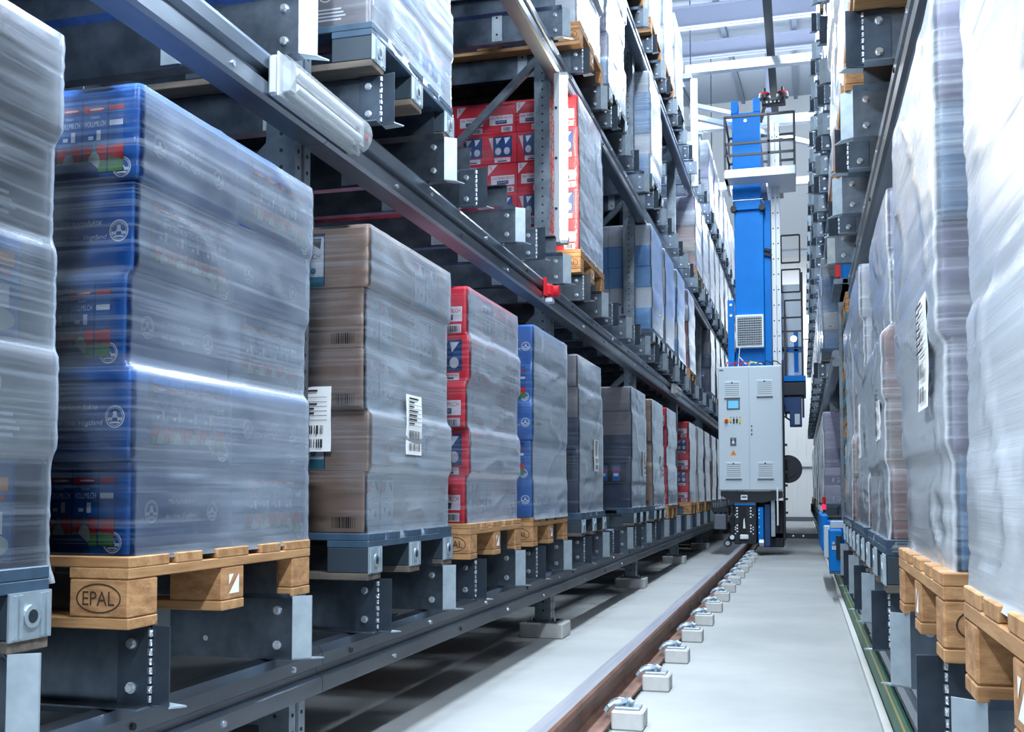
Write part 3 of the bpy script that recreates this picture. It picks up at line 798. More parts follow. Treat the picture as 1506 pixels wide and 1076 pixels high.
# rear shelf beams carried by the back posts
for side in (-1, 1):
    for lv in range(4):
        for k in range(1, 8) if lv else range(0, 8):
            if side > 0 and lv < 2 and k == 2: continue
            x = SIDE[side]['post'] + side * .97
            b = MB(); b.prism([(x - .03, 0), (x + .03, 0), (x + .03, .12), (x - .03, .12)], POST[k] + .002, POST[k] + 3.258, 'y', 'galv_dark')
            o = obj('rear_beam', b, None, (0, 0, LV[lv] + .012 + (.03 if side > 0 and lv else 0)))
            tag(o, 'dark rear beam at the back of the %s %s shelf, %s bay from the camera' % (SN[lv], SIDEN[side], ['nearest', 'second', 'third', 'fourth', 'fifth', 'sixth', 'seventh', 'eighth'][k]), 'rack beam', 'rear beams of the racks')

# ------------------------------------------------------------------ floor, walls, roof
b = MB(); b.box(-3.4, 2.6, -3, 31.2, -.1, 0, 'concrete'); struct('floor', b)
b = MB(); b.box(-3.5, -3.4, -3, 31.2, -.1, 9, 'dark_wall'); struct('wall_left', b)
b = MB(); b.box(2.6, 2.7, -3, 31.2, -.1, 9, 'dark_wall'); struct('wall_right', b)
b = MB()
b.box(-3.5, 2.7, 31.2, 31.3, -.1, 13, 'wall_panel')
x = -3.4
while x < 2.6:
    b.box(x, x + .03, 31.175, 31.2, 0, 12, 'wall_panel'); b.box(x + .12, x + .135, 31.185, 31.2, 0, 12, 'wall_panel'); x += .25
struct('wall_back', b)
b = MB(); b.box(-3.4, 2.6, 31.12, 31.17, 1.55, 1.68, 'wall_panel'); b.box(-3.4, 2.6, 31.12, 31.17, 5.2, 5.4, 'white_steel'); b.box(-3.4, 2.6, 31.12, 31.17, 7.6, 7.75, 'white_steel'); b.box(-3.4, 2.6, 31.1, 31.17, 0, .12, 'cab_base'); struct('trim_1', b)
# roof rises gently towards the far end
def roofz(y): return H + 11.45 - .17 * (31.2 - y)
b = MB()
b.poly([(-3.5, 11, roofz(11)), (2.7, 11, roofz(11)), (2.7, 31.3, roofz(31.3)), (-3.5, 31.3, roofz(31.3)),
        (-3.5, 11, roofz(11) + .1), (2.7, 11, roofz(11) + .1), (2.7, 31.3, roofz(31.3) + .1), (-3.5, 31.3, roofz(31.3) + .1)],
       [(0, 1, 2, 3), (7, 6, 5, 4), (0, 4, 5, 1), (1, 5, 6, 2), (2, 6, 7, 3), (3, 7, 4, 0)], 'roof_panel')
struct('ceiling', b)
b = MB(); b.box(-3.5, 2.7, -4, 11, H + 7.55, H + 7.65, 'roof_steel'); struct('ceiling', b)
for i, (x, m) in enumerate(((-3.0, 'roof_dark'), (-1.5, 'roof_dark'), (-.03, 'roof_dark'), (1.5, 'roof_dark'))):
    b = MB(); b.bar((x, 11.2, roofz(11.2) - .07), (x, 31.0, roofz(31.0) - .07), .10, .12, m)
    tag(obj('roof_rafter', b), 'dark slanting rafter under the grey roof, %s' % ['far left', 'left of the crane mast', 'right of the crane guide rail', 'above the right rack'][i], 'rafter', 'roof rafters')
for i, (y, hh) in enumerate(((20.4, .42), (23.2, .36))):
    z = roofz(y) - .16 - hh
    b = MB(); b.box(-3.39, 2.59, y - .10, y + .10, z, z + .02, 'roof_steel'); b.box(-3.39, 2.59, y - .10, y + .10, z + hh - .02, z + hh, 'roof_steel'); b.box(-3.39, 2.59, y - .01, y + .01, z, z + hh, 'roof_steel')
    tag(obj('roof_beam', b), ['violet grey roof girder crossing at the top edge of the photo', 'pale violet wide roof girder crossing above the white tie', 'roof girder low behind the crane handrail'][i], 'roof girder', 'roof girders')
b = MB()
for z0 in (roofz(24) - .3,):
    b.cyl((-.62, 24, 2), (-.62, 24, z0), .06, 'roof_steel', 12)
    b.box(-.70, -.54, 23.92, 24.08, z0 - 1.4, z0 - 1.25, 'roof_steel')
b.cyl((-.62, 24, 0), (-.62, 24, 2.1), .06, 'roof_steel', 12)
tag(obj('rain_pipe', b), 'slim pale vertical pipe hanging right of the dark guide rail', 'pipe')
# portal ties over the aisle
def tie(ya, xa, za, yb, xb, zb, w, name, label, cat='tie bar'):
    b = MB(); b.bar((xa, ya, za), (xb, yb, zb), w, w, 'white_steel'); b.box(xa - .08, xa + .08, ya - .06, ya + .06, za - .12, za - w / 2, 'galv_light'); b.box(xb - .08, xb + .08, yb - .06, yb + .06, zb - .12, zb - w / 2, 'galv_light')
    return tag(obj(name, b), label, cat, 'white bracing between the two racks')
tie(13.7, -1.40, H + 5.50, 13.7, .36, H + 5.50, .11, 'portal_tie', 'white square tie tube crossing the aisle above the crane mast head')
tie(15.87, -1.46, TOPZ + .06, 15.87, .36, TOPZ + .06, .13, 'portal_tie', 'white tie tube crossing right behind the crane top handrail')
tie(19.13, -1.46, TOPZ + .06, 19.13, .36, TOPZ + .06, .13, 'portal_tie', 'white tie tube seen below the crane top platform')
b = MB(); b.bar((-1.46, 14.9, TOPZ - .10), (.34, 16.7, TOPZ - .10), .07, .07, 'white_steel'); tag(obj('brace_tube', b), 'white slanting brace crossing behind the blue mast head', 'brace tube', 'white bracing between the two racks')
b = MB(); b.bar((-1.46, 15.0, TOPZ + .10), (-.60, 15.8, TOPZ + .10), .06, .06, 'roof_steel'); tag(obj('brace_rod', b), 'thin grey rod just above the slanting brace, left of mast', 'brace rod', 'white bracing between the two racks')
b = MB(); b.box(-1.34, -1.25, 13.66, 13.75, H + 3.95, H + 5.378, 'white_steel', .005); tag(obj('portal_post', b), 'white vertical portal post at the end of the top left shelf', 'post')

# guide rail overhead
b = MB(); GX, GZ = -.32, H + 5.70
b.box(GX - .05, GX + .05, -2, 21, GZ, GZ + .012, 'crane_dark'); b.box(GX - .012, GX + .012, -2, 21, GZ + .012, GZ + .11, 'crane_dark'); b.box(GX - .05, GX + .05, -2, 21, GZ + .11, GZ + .12, 'crane_dark')
tag(obj('guide_rail', b), 'dark overhead guide rail running along the aisle above the crane', 'rail')

# ------------------------------------------------------------------ floor rail, clips, side channel
b = MB(); RX = -.745
prof = [(-.075, .02), (.075, .02), (.075, .03), (.015, .042), (.010, .055), (.010, .115), (.034, .128), (.036, .152), (.030, .160), (-.030, .160), (-.036, .152), (-.034, .128), (-.010, .115), (-.010, .055), (-.015, .042), (-.075, .03)]
b.prism([(RX + x, z) for x, z in prof], -1.5, 30.5, 'y', 'rust_rail')
rl = tag(obj('floor_rail', b), 'rusty brown steel crane rail running down the aisle floor', 'rail')
bt = MB(); bt.box(RX - .029, RX + .029, -1.5, 30.5, .160, .1615, 'rail_top');
obj('running_surface', bt, rl)['label'] = 'polished grey top face of the rail head'
clip_mb = MB()
blk = MB(); blk.box(.020, .135, -.062, .062, 0, .068, 'plinth', .006); blk.box(-.135, -.020, -.062, .062, 0, .068, 'plinth', .006)
blkm = blk
cl = MB()
cl.box(.03, .12, -.040, .040, .068, .078, 'galv_light', .002)
cl.tube([(-.005, -.035, .048 + .012), (.005, -.030, .075), (.025, -.015, .088), (.05, -.01, .092), (.075, -.012, .100), (.095, -.02, .092)], .009, 'galv_light', 8)
cl.tube([(-.005, .030, .060), (.010, .028, .082), (.035, .018, .095), (.06, .01, .094)], .009, 'galv_light', 8)
bo = MB(); bo.cyl((.072, .012, .078), (.072, .012, .090), .020, 'galv_light', 12); bo.cyl((.072, .012, .090), (.072, .012, .108), .013, 'bolt', 6)
pad = MB(); pad.box(-.07, .07, -.062, .062, 0, .020, 'plinth')
cm = {}
right = MB(); right.box(.020, .135, -.062, .062, 0, .068, 'plinth', .006)
meshes = [('block', right.mesh('block')), ('spring_clip', cl.mesh('spring_clip', False)), ('nut', bo.mesh('nut'))]
padm = pad.mesh('rail_pad')
yy = 1.55; i = 0; n_clips = 0
while yy < 13.9:
    nth = ['nearest', 'second', 'third', 'fourth', 'fifth', 'sixth', 'seventh', 'eighth', 'ninth', 'tenth', 'eleventh', 'twelfth', 'thirteenth', 'fourteenth', 'fifteenth', 'sixteenth', 'seventeenth', 'eighteenth', 'nineteenth', 'twentieth']
    vis = yy > 3.6
    if vis: n_clips += 1
    lab = 'concrete-footed spring clip right of the rail, %s from the camera' % (nth[n_clips - 1] if vis else 'before the nearest')
    if vis:
        r = thing('rail_clip', lab, 'rail clip', (RX + .055, yy, 0), 'rail clips along the floor rail')
        for n, me in meshes: obj(n, me, r)
        obj('rail_pad', padm, r, (-.055, 0, 0))
    yy += .76
# left-hand clips are hidden by the rail
b = MB(); y0, y1 = .5, 30.6
ch = tag(thing('bus_channel', 'green conductor channel with yellow line along the right floor edge', 'channel', (0, 0, 0)), 'green conductor channel with yellow line along the right floor edge', 'channel')
b = MB(); b.box(.262, .290, y0, y1, 0, .025, 'curb'); obj('curb_strip', b, ch)
b = MB(); b.prism([(.292, 0), (.300, 0), (.311, .13), (.302, .13)], y0, y1, 'y', 'green'); b.prism([(.2995, .090), (.301, .105), (.2995, .105), (.298, .090)], y0, y1, 'y', 'yellow_line'); obj('green_profile', b, ch)
b = MB()
for ya, yb in ((.8, 2.69), (2.97, 5.95)):
    b.box(.325, .330, ya, yb, .02, .06, 'galv_light'); b.box(.325, .44, ya, yb, .02, .024, 'galv_light'); b.box(.435, .44, ya, yb, .02, .06, 'galv_light')
    b.box(.34, .42, ya + .1, ya + .15, 0, .02, 'galv'); b.box(.34, .42, yb - .15, yb - .1, 0, .02, 'galv')
    yy = ya + .03
    while yy < yb - .03:
        for x in (.345, .375, .405): b.box(x, x + .012, yy, yy + .025, .0245, .0250, 'hole')
        yy += .05
tag(obj('cable_tray', b), 'perforated galvanised cable tray beside the green channel on floor', 'cable tray')

# ------------------------------------------------------------------ luminaires, beacon
def luminaire(y0, y1, zc, label, name='luminaire'):
    X = -1.345
    r = thing(name, label, 'lamp', (X, y0, zc), 'clear batten lamps on the left rack')
    Ly = y1 - y0
    b = MB(); b.box(.001, .030, 0, Ly, -.055, .055, 'lamp_housing', .008); b.box(.030, .036, -.004, Ly + .004, -.060, .060, 'lamp_housing', .002); obj('housing', b, r)
    b = MB()
    ring = [(.037 + .045 * math.sin(t), -.054 * math.cos(t)) for t in [PI * i / 8 for i in range(9)]]
    b.prism(ring, .004, Ly - .004, 'y', 'clear_cover'); obj('clear_cover', b, r)
    b = MB()
    for z in (-.022, .022): b.cyl((.058, .05, z), (.058, Ly - .05, z), .011, 'foam', 10)
    obj('tube', b, r)
    b = MB(); b.box(.037, .060, .02, .05, -.04, .04, 'lamp_housing'); b.box(.037, .060, Ly - .05, Ly - .02, -.04, .04, 'lamp_housing'); b.cyl((.075, Ly - .03, -.015), (.078, Ly - .03, -.015), .008, 'red', 8); obj('end_socket', b, r)
luminaire(2.46, 2.98, H + 1.095, 'unlit clear batten lamp fixed on the beam above the blue load')
luminaire(11.3, 11.8, H + 1.095, 'small unlit clear lamp on the beam far down near cabinet')
r = thing('tube_lamp', 'lit vertical tube lamp on the upright beside the upper red load', 'lamp', (-1.345, 6.0, H + 1.45), None)
b = MB(); b.box(-.035, .0, -.05, .05, 0, 1.02, 'lamp_housing', .004)
for z in (.2, .5, .8): b.cyl((-.02, -.05, z), (-.02, -.056, z), .008, 'hole', 8)
obj('housing', b, r)
b = MB(); b.cyl((.020, 0, .02), (.020, 0, 1.0), .017, 'tube_lit', 12); obj('glowing_tube', b, r)
b = MB(); b.box(0, .04, -.025, .025, 0, .02, 'lamp_housing'); b.box(0, .04, -.025, .025, 1.0, 1.02, 'lamp_housing'); obj('end_cap', b, r)
r = thing('signal_beacon', 'red signal beacon clamped on the beam below the lit tube', 'beacon', (-1.344, 5.55, H + 1.06), None)
b = MB(); b.box(.0, .05, 0, .10, 0, .07, 'red', .012); b.cyl((.05, .05, .035), (.075, .05, .035), .03, 'red', 12); b.box(0, .02, -.02, .0, 0, .10, 'red', .004); obj('red_housing', b, r)
b = MB(); b.box(.0, .04, .02, .09, -.028, 0, 'white_steel', .004); obj('bracket', b, r)

# ------------------------------------------------------------------ conveyor opening on the right
r = thing('conveyor_drive', 'blue conveyor drive housing with number plate at the right opening', 'machine', (.195, 8.55, -.07))
b = MB(); b.box(.0, .10, 0, .30, .30, .62, 'crane_blue', .008); obj('front_cover', b, r)
b = MB(); b.box(.11, .27, .02, .30, .36, .60, 'crane_blue', .008); obj('side_cover', b, r)
b = MB(); b.box(-.03, .02, .45, .55, .38, .64, 'cabinet', .005); b.box(.02, .24, .40, .44, .62, .68, 'cabinet', .005); obj('grey_bracket', b, r)
b = MB(); b.box(-.045, .015, .8, 2.4, .42, .72, 'crane_blue', .01); b.box(.0, .25, .58, .68, .5, .68, 'crane_blue', .01); obj('long_cover', b, r)
b = MB(); b.box(.02, .09, -.004, 0, .47, .50, 'paper'); P = Print(); P.text('155', .012, .006, .046, .018, 'ink'); P.put(b, (.02, -.004, .47), (1, 0, 0), (0, 0, 1), (0, -1, 0)); obj('number_plate', b, r)
b = MB(); b.box(.05, .09, -.02, 0, .40, .58, 'crane_dark', .004); b.cyl((.03, 0, .52), (.03, -.02, .52), .012, 'bolt', 8); obj('clamp', b, r)
b = MB(); b.box(.135, .185, .02, .12, .07, .36, 'galv', .004); b.box(.20, .28, .1, .2, .07, .36, 'galv', .004); b.box(.0, .16, .04, .10, .28, .31, 'galv'); obj('stand', b, r)
r = thing('red_beacon', 'small glowing red beacon standing on the blue conveyor cover', 'beacon', (.18, 9.6, .655)); r.scale = (.6, .6, .6)
b = MB(); b.box(-.03, .03, -.03, .03, 0, .02, 'galv_dark'); b.cyl((0, 0, .02), (0, 0, .06), .018, 'galv_dark', 10); obj('foot', b, r)
b = MB(); b.cyl((0, 0, .06), (0, 0, .13), .030, 'red_lamp', 14); obj('lower_lens', b, r)
b = MB(); b.cyl((0, 0, .135), (0, 0, .24), .024, 'red', 14); b.cyl((0, 0, .24), (0, 0, .26), .014, 'orange', 10); obj('upper_lens', b, r)
r = thing('stacker_column', 'blue machine column above the stack of empty pallets', 'machine', (.33, 8.15, 0))
b = MB(); b.box(-.02, .16, .10, .30, 2.44, 2.85, 'crane_blue', .006); obj('blue_housing', b, r)
b = MB(); b.box(.02, .17, .85, .95, 0, 3.3, 'galv_dark', .006); obj('mast', b, r)
b = MB(); b.box(-.02, .20, .06, .86, 2.40, 2.44, 'galv', .004); obj('cross_plate', b, r)
b = MB(); b.box(-.07, -.03, .06, .12, 2.45, 2.57, 'red', .004); b.box(-.08, .20, .06, .86, 2.40, 2.44, 'galv'); obj('red_switch', b, r)
n = 11
lad = ['bottom', 'second from bottom', 'third from bottom', 'fourth from bottom', 'fifth from bottom', 'middle', 'fifth from top', 'fourth from top', 'third from top', 'second from top', 'topmost']
b = MB(); b.box(.30, 1.5, 7.72, 8.52, .60, .66, 'galv_dark', .004); b.box(.32, .40, 7.74, 7.82, 0, .60, 'galv_dark'); b.box(.32, .40, 8.40, 8.48, 0, .60, 'galv_dark'); b.box(1.38, 1.46, 7.74, 7.82, 0, .60, 'galv_dark'); b.box(1.38, 1.46, 8.40, 8.48, 0, .60, 'galv_dark')
tag(obj('conveyor_table', b), 'dark steel conveyor table under the stack of empty pallets', 'table')
for i in range(n):
    place_pallet('teal' if i % 3 != 1 else 'wood', .91, 8.12, .661 + i * .1445, '%s pallet in the stack of empty pallets, right opening, %s from top' % (['teal', 'tan', 'teal'][i % 3], ['eleventh', 'tenth', 'ninth', 'eighth', 'seventh', 'sixth', 'fifth', 'fourth', 'third', 'second', 'first'][i]), False, 'stacked empty pallets', 'empty_pallet')

# ------------------------------------------------------------------ the storage crane
CY = 14.3
r = thing('stacker_crane', 'blue storage crane with grey switch cabinet and railed top platform', 'crane', (-.745, CY, 0))
def part(name, b, parent=None, label=None):
    o = obj(name, b, parent or r)
    if label: o['label'] = label
    return o
X0, X1 = -.325, .505            # cabinet, relative to the rail
Z0, Z1 = .855, 2.51
b = MB(); b.box(X0, X1, 0, .42, Z0, Z1, 'cabinet', .006); cab = part('switch_cabinet', b, label='pale grey steel switch cabinet')
mid = (X0 + X1) / 2 - .01
dl = MB(); dl.box(X0 + .006, mid - .003, -.018, -.001, Z0 + .012, Z1 - .012, 'cabinet', .003); part('door', dl, cab)
dr = MB(); dr.box(mid + .003, X1 - .012, -.018, -.001, Z0 + .012, Z1 - .012, 'cabinet', .003); part('door', dr, cab)
for (vx, vz) in ((X0 + .085, Z1 - .42), (mid + .10, Z1 - .41), (X0 + .095, Z0 + .16), (mid + .10, Z0 + .16)):
    b = MB(); b.box(vx, vx + .205, -.028, -.018, vz, vz + .22, 'cab_vent', .003)
    for k in range(7): b.box(vx + .012, vx + .193, -.0295, -.028, vz + .03 + k * .026, vz + .037 + k * .026, 'cab_slit')
    b.box(vx - .002, vx + .207, -.034, -.018, vz - .012, vz, 'cab_base', .002); b.cyl((vx + .10, -.028, vz + .20), (vx + .10, -.031, vz + .20), .011, 'print_navy', 10)
    part('filter_vent', b, cab)
b = MB(); b.box(X0 + .115, X0 + .285, -.030, -.018, Z1 - .56, Z1 - .42 , 'cab_base', .003) if False else None
b.box(X0 + .115, X0 + .285, -.028, -.018, Z1 - .575, Z1 - .445, 'cab_base', .003); b.box(X0 + .133, X0 + .267, -.030, -.028, Z1 - .560, Z1 - .460, 'screen'); part('touch_screen', b, cab, 'small blue touch screen')
zc = Z1 - .725
b = MB(); b.cyl((X0 + .11, -.018, zc), (X0 + .11, -.022, zc), .034, 'yellow', 16); b.cyl((X0 + .11, -.022, zc), (X0 + .11, -.05, zc), .021, 'red', 14); part('stop_button', b, cab, 'red emergency stop on yellow disc')
for dx, m, hh in ((.165, 'yellow', .022), (.205, 'ink', .035), (.245, 'ink', .03), (.285, 'yellow', .035)):
    b = MB(); b.box(X0 + dx - .012, X0 + dx + .012, -.030, -.018, zc - hh, zc + hh * .8, m, .003); b.cyl((X0 + dx, -.018, zc + .045), (X0 + dx, -.022, zc + .045), .007, 'print_navy', 8); part('switch', b, cab)
b = MB(); b.box(X0 + .155, X0 + .235, -.028, -.018, zc - .33, zc - .225, 'cab_base', .003); b.box(X0 + .18, X0 + .21, -.036, -.028, zc - .31, zc - .245, 'print_white', .003); b.box(X0 + .165, X0 + .225, -.040, -.028, zc - .262, zc - .25, 'ink'); part('main_switch', b, cab)
b = MB(); z = zc - .46; x = X0 + .195
b.poly([(x - .04, -.0185, z), (x + .04, -.0185, z), (x, -.0185, z + .072), (x - .04, -.0175, z), (x + .04, -.0175, z), (x, -.0175, z + .072)], [(0, 1, 2), (5, 4, 3), (0, 3, 4, 1), (1, 4, 5, 2), (2, 5, 3, 0)], 'orange')
b.poly([(x + .003, -.019, z + .055), (x - .006, -.019, z + .032), (x + .001, -.019, z + .034), (x - .003, -.019, z + .014), (x + .009, -.019, z + .038), (x + .002, -.019, z + .037)], [(0, 1, 2), (5, 2, 3, 4)], 'ink'); part('warning_sign', b, cab, 'orange triangular warning sign')
for k in range(3):
    b = MB(); b.cyl((mid + .03, -.018, Z1 - .80 - k * .055), (mid + .03, -.026, Z1 - .80 - k * .055), .010, 'ink', 8); part('lock', b, cab)
b = MB(); b.box(X0 + .02, X0 + .075, -.0195, -.018, Z1 - .06, Z1 - .04, 'cab_base'); part('name_plate', b, cab)
# cables on the roof of the cabinet
b = MB()
rc = random.Random(5)
for k in range(7):
    x = X0 + .10 + k * .10
    b.tube([(x, .1, Z1), (x + .02, .08, Z1 + .05 + rc.random() * .03), (x + .07, .1, Z1 + .06), (x + .12, .12, Z1 + .02)], .007, rc.choice(['cable', 'ink', 'green', 'ink', 'yellow', 'red']), 6)
part('cable_bundle', b, None)
# mast
b = MB(); b.box(-.165, .235, .75, 1.15, 1.0, 4.92, 'crane_blue', .01); mast = part('mast', b, None, 'bright blue box mast')
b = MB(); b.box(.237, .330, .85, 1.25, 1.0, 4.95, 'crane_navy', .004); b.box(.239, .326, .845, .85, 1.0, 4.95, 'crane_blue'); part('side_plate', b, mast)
b = MB(); b.box(-.185, .205, .80, 1.05, 4.92, 6.22, 'crane_blue', .01); b.box(-.20, -.10, .80, 1.05, 6.22, 6.40, 'crane_blue', .006); b.box(.105, .205, .80, 1.05, 6.22, 6.42, 'crane_blue', .006)
b.box(-.185, .205, .77, .80, 5.35, 5.38, 'crane_blue', .004); b.cyl((.0, .80, 6.1), (.0, .78, 6.1), .025, 'foam', 12); part('mast_head', b, mast)
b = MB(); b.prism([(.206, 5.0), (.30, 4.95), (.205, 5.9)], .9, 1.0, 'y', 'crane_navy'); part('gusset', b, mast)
b = MB(); b.box(-.15, .20, .70, .75, 4.80, 4.93, 'crane_blue', .004); b.box(-.185, .235, .695, .75, 4.93, 4.945, 'galv_light', .003); b.cyl((-.17, .68, 4.82), (-.17, .78, 4.82), .045, 'ink', 12); b.cyl((.22, .68, 4.82), (.22, .78, 4.82), .045, 'ink', 12); part('mast_bearing', b, mast)
b = MB(); b.box(-.155, .225, .62, .75, 2.84, 3.30, 'foam', .006); b.box(-.13, .20, .612, .62, 2.87, 3.27, 'grille'); 
for k in range(12): b.box(-.13, .20, .607, .612, 2.885 + k * .032, 2.892 + k * .032, 'ink')
for k in range(11): b.box(-.125 + k * .032, -.121 + k * .032, .604, .607, 2.87, 3.27, 'ink')
part('cooling_unit', b, mast, 'white framed square cooling grille')
b = MB(); b.box(-.265, -.175, .65, .75, 1.7, 3.52, 'crane_blue', .005)
for z in (3.45, 3.3): b.cyl((-.22, .65, z), (-.22, .64, z), .02, 'foam', 10)
part('guide_plate', b, mast)
b = MB(); b.cyl((-.13, .60, 2.5), (-.10, .60, 2.86), .006, 'foam', 6); b.tube([(-.10, .55, 2.70), (-.02, .52, 2.60), (.1, .52, 2.62), (.2, .55, 2.60)], .007, 'foam', 6); part('hose', b, mast)
# rope pulleys and rope clamps
b = MB()
for z in (4.25, 4.18): b.bar((.235, .82, z), (.34, .80, z - .03), .02, .035, 'ink')
part('rope_clamp', b, mast)
# perforated ladder rails
for x in (.335, .40):
    b = MB(); b.box(x, x + .058, 1.00, 1.03, 2.5, 6.15, 'white_steel', .003)
    z = 2.6
    while z < 6.1: b.cyl((x + .026, 1.0, z), (x + .026, .998, z), .010, 'hole', 8); z += .22
    part('ladder_rail', b, None)
# railed top platform
PZ = 5.16
b = MB(); b.box(-.27, .68, .35, .39, PZ, PZ + .12, 'white_steel', .006); b.box(-.27, .68, .39, .72, PZ, PZ + .03, 'white_steel', .004); b.box(.30, .68, .72, 1.28, PZ, PZ + .03, 'white_steel', .004); b.box(-.27, -.23, .39, 1.28, PZ, PZ + .10, 'white_steel'); plat = part('platform', b, None, 'white steel top platform')
def rail_loop(x0, x1, y, z, name='handrail'):
    b = MB(); b.bar((x0, y, z), (x1, y, z), .03, .03, 'crane_dark'); part(name, b, plat)
for y in (.37, 1.28):
    for z in (PZ + .32, PZ + .48, PZ + .86): rail_loop(-.26, .67, y, z)
for x in (-.26, .33, .67):
    for y in (.37, 1.28):
        b = MB(); b.bar((x, y, PZ + .1), (x, y, PZ + .86), .03, .03, 'crane_dark'); part('rail_post', b, plat)
for x in (-.26, .67):
    for z in (PZ + .48, PZ + .86):
        b = MB(); b.bar((x, .37, z), (x, 1.28, z), .03, .03, 'crane_dark'); part('handrail', b, plat)
# ladder cage
b = MB()
def cage(x0, x1, z0, z1, y=1.35):
    for z in (z0, z1): b.bar((x0, y, z), (x1, y, z), .022, .022, 'ink')
    for x in (x0, x1): b.bar((x, y, z0), (x, y, z1), .022, .022, 'ink')
cage(.46, .72, 4.15, 4.55); cage(.46, .72, 3.72, 4.05); cage(.45, .74, 2.9, 3.35); cage(.36, .74, 2.5, 3.15); cage(.50, .74, 2.4, 3.6)
b.bar((.74, 1.35, 1.9), (.74, 1.35, 4.0), .03, .03, 'ink'); b.bar((.50, 1.35, 1.9), (.50, 1.35, 3.4), .03, .03, 'ink')
part('ladder_cage', b, None, 'black tubular ladder cage')
# operator stage on the right of the mast
b = MB(); b.box(.34, .78, 1.30, 1.9, 2.42, 2.50, 'crane_blue', .006); b.box(.36, .78, 1.28, 1.9, 2.22, 2.40, 'crane_dark', .006); part('stage', b, None)
b = MB(); b.box(.38, .74, 1.7, 1.72, 2.5, 3.9, 'cabinet', .003); b.box(.62, .68, 1.68, 1.7, 2.6, 3.2, 'crane_blue', .003); b.box(.38, .74, 1.68, 1.7, 2.9, 2.97, 'crane_blue'); b.box(.44, .50, 1.68, 1.7, 2.55, 3.1, 'cab_vent', .003); part('back_panel', b, None)
r2 = part('stage_drive', MB().box(.38, .72, 1.3, 1.7, 1.98, 2.20, 'crane_navy', .01).cyl((.44, 1.30, 2.10), (.44, 1.2, 2.10), .05, 'crane_dark', 12).cyl((.44, 1.2, 2.10), (.44, 1.19, 2.10), .02, 'foam', 8).box(.55, .72, 1.28, 1.6, 1.78, 2.0, 'crane_navy', .006).box(.62, .69, 1.27, 1.28, 1.80, 1.95, 'cab_vent', .002).tube([(.40, 1.25, 2.0), (.42, 1.2, 1.93), (.50, 1.22, 1.90), (.56, 1.25, 1.86)], .012, 'ink', 6), None)
b = MB(); b.cyl((.62, 1.28, 3.03), (.62, 1.25, 3.03), .038, 'lamp_far', 16); b.cyl((.62, 1.33, 3.03), (.62, 1.28, 3.03), .05, 'ink', 16); part('work_lamp', b, None, 'glaring white work lamp')
for o_ in list(r.children):
    if o_.name.split('.')[0] in ('mast', 'ladder_rail', 'platform', 'ladder_cage', 'stage', 'back_panel', 'stage_drive', 'work_lamp'): o_.location.x += .035
# guide head rollers round the overhead rail
gx = GX + .745
b = MB(); b.bar((.24, .95, 6.12), (gx - .12, .95, 6.34), .05, .06, 'ink'); b.box(gx - .16, gx + .17, .88, 1.02, 6.34, 6.40, 'ink', .01)
for k in range(4): b.cyl((gx - .09 + k * .055, .88, 6.37), (gx - .09 + k * .055, .87, 6.37), .014, 'foam', 8)
gh = part('guide_head', b, None)
for sx in (-1, 1):
    b = MB(); b.cyl((gx + sx * .125, .95, 6.44), (gx + sx * .125, .95, 6.49), .085, 'crane_dark', 18); b.cyl((gx + sx * .125, .95, 6.49), (gx + sx * .125, .95, 6.52), .075, 'red', 16); b.cyl((gx + sx * .125, .95, 6.40), (gx + sx * .125, .95, 6.60), .018, 'ink', 10); part('guide_roller', b, gh)
# undercarriage
b = MB(); b.prism([(X0 + .02, .85), (X1 - .02, .85), (X1 - .02, .76), (.26, .70), (-.14, .70), (X0 + .02, .79)], .02, .9, 'y', 'crane_dark'); part('cabinet_console', b, None)
b = MB(); b.box(-.13, .16, -.02, .9, .15, .70, 'crane_dark', .01); b.box(-.07, .03, -.03, -.02, .20, .64, 'hole'); car = part('wheel_box', b, None)
b = MB(); b.box(-.125, .145, -.035, -.02, .665, .685, 'crane_blue'); part('blue_strip', b, car)
b = MB(); b.box(-.04, .045, -.024, -.02, .735, .80, 'print_white'); b.box(-.03, .035, -.0245, -.024, .76, .785, 'cab_base'); part('data_plate', b, None)
b = MB(); b.cyl((.0, -.005, .36), (.0, -.005, .54), .030, 'foam', 14, .024); b.cyl((0, -.005, .54), (0, -.005, .56), .024, 'galv_light', 14, .01); part('shaft', b, car)
b = MB(); b.box(-.055, .055, -.06, -.02, .22, .28, 'foam', .01); part('rail_scraper', b, car)
b = MB()
for x in (-.09, .085):
    for z in (.63, .59, .55, .51, .40, .36, .32): b.cyl((x, -.02, z), (x, -.026, z), .012, 'foam', 8)
for x in (-.115, .115):
    for z in (.535, .375, .345, .29): b.cyl((x, -.02, z), (x, -.026, z), .009, 'foam', 8)
part('bolt_row', b, car)['kind'] = 'stuff'
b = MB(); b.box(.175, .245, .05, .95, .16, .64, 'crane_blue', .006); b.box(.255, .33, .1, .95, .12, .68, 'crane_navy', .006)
for z in (.6, .55, .5, .38, .3): b.cyl((.19, .05, z), (.19, .044, z), .009, 'foam', 8)
part('side_cheek', b, car)
b = MB(); b.box(.34, .395, .1, .8, .25, .76, 'galv_light', .004); b.box(.42, .44, -.02, .3, .40, .9, 'foam', .003); part('cable_duct', b, None)
b = MB(); b.box(.16, .50, .35, .9, .10, .72, 'crane_dark', .01); b.box(-.19, -.13, .1, .6, .18, .60, 'crane_dark', .008); b.cyl((.19, .02, .17), (.25, .02, .17), .05, 'galv_light', 14); b.cyl((-.16, .05, .24), (-.16, .0, .24), .03, 'foam', 12); b.tube([(-.15, .02, .55), (-.19, -.02, .50), (-.18, -.03, .42), (-.14, 0, .38)], .012, 'ink', 6); part('drive_unit', b, None)
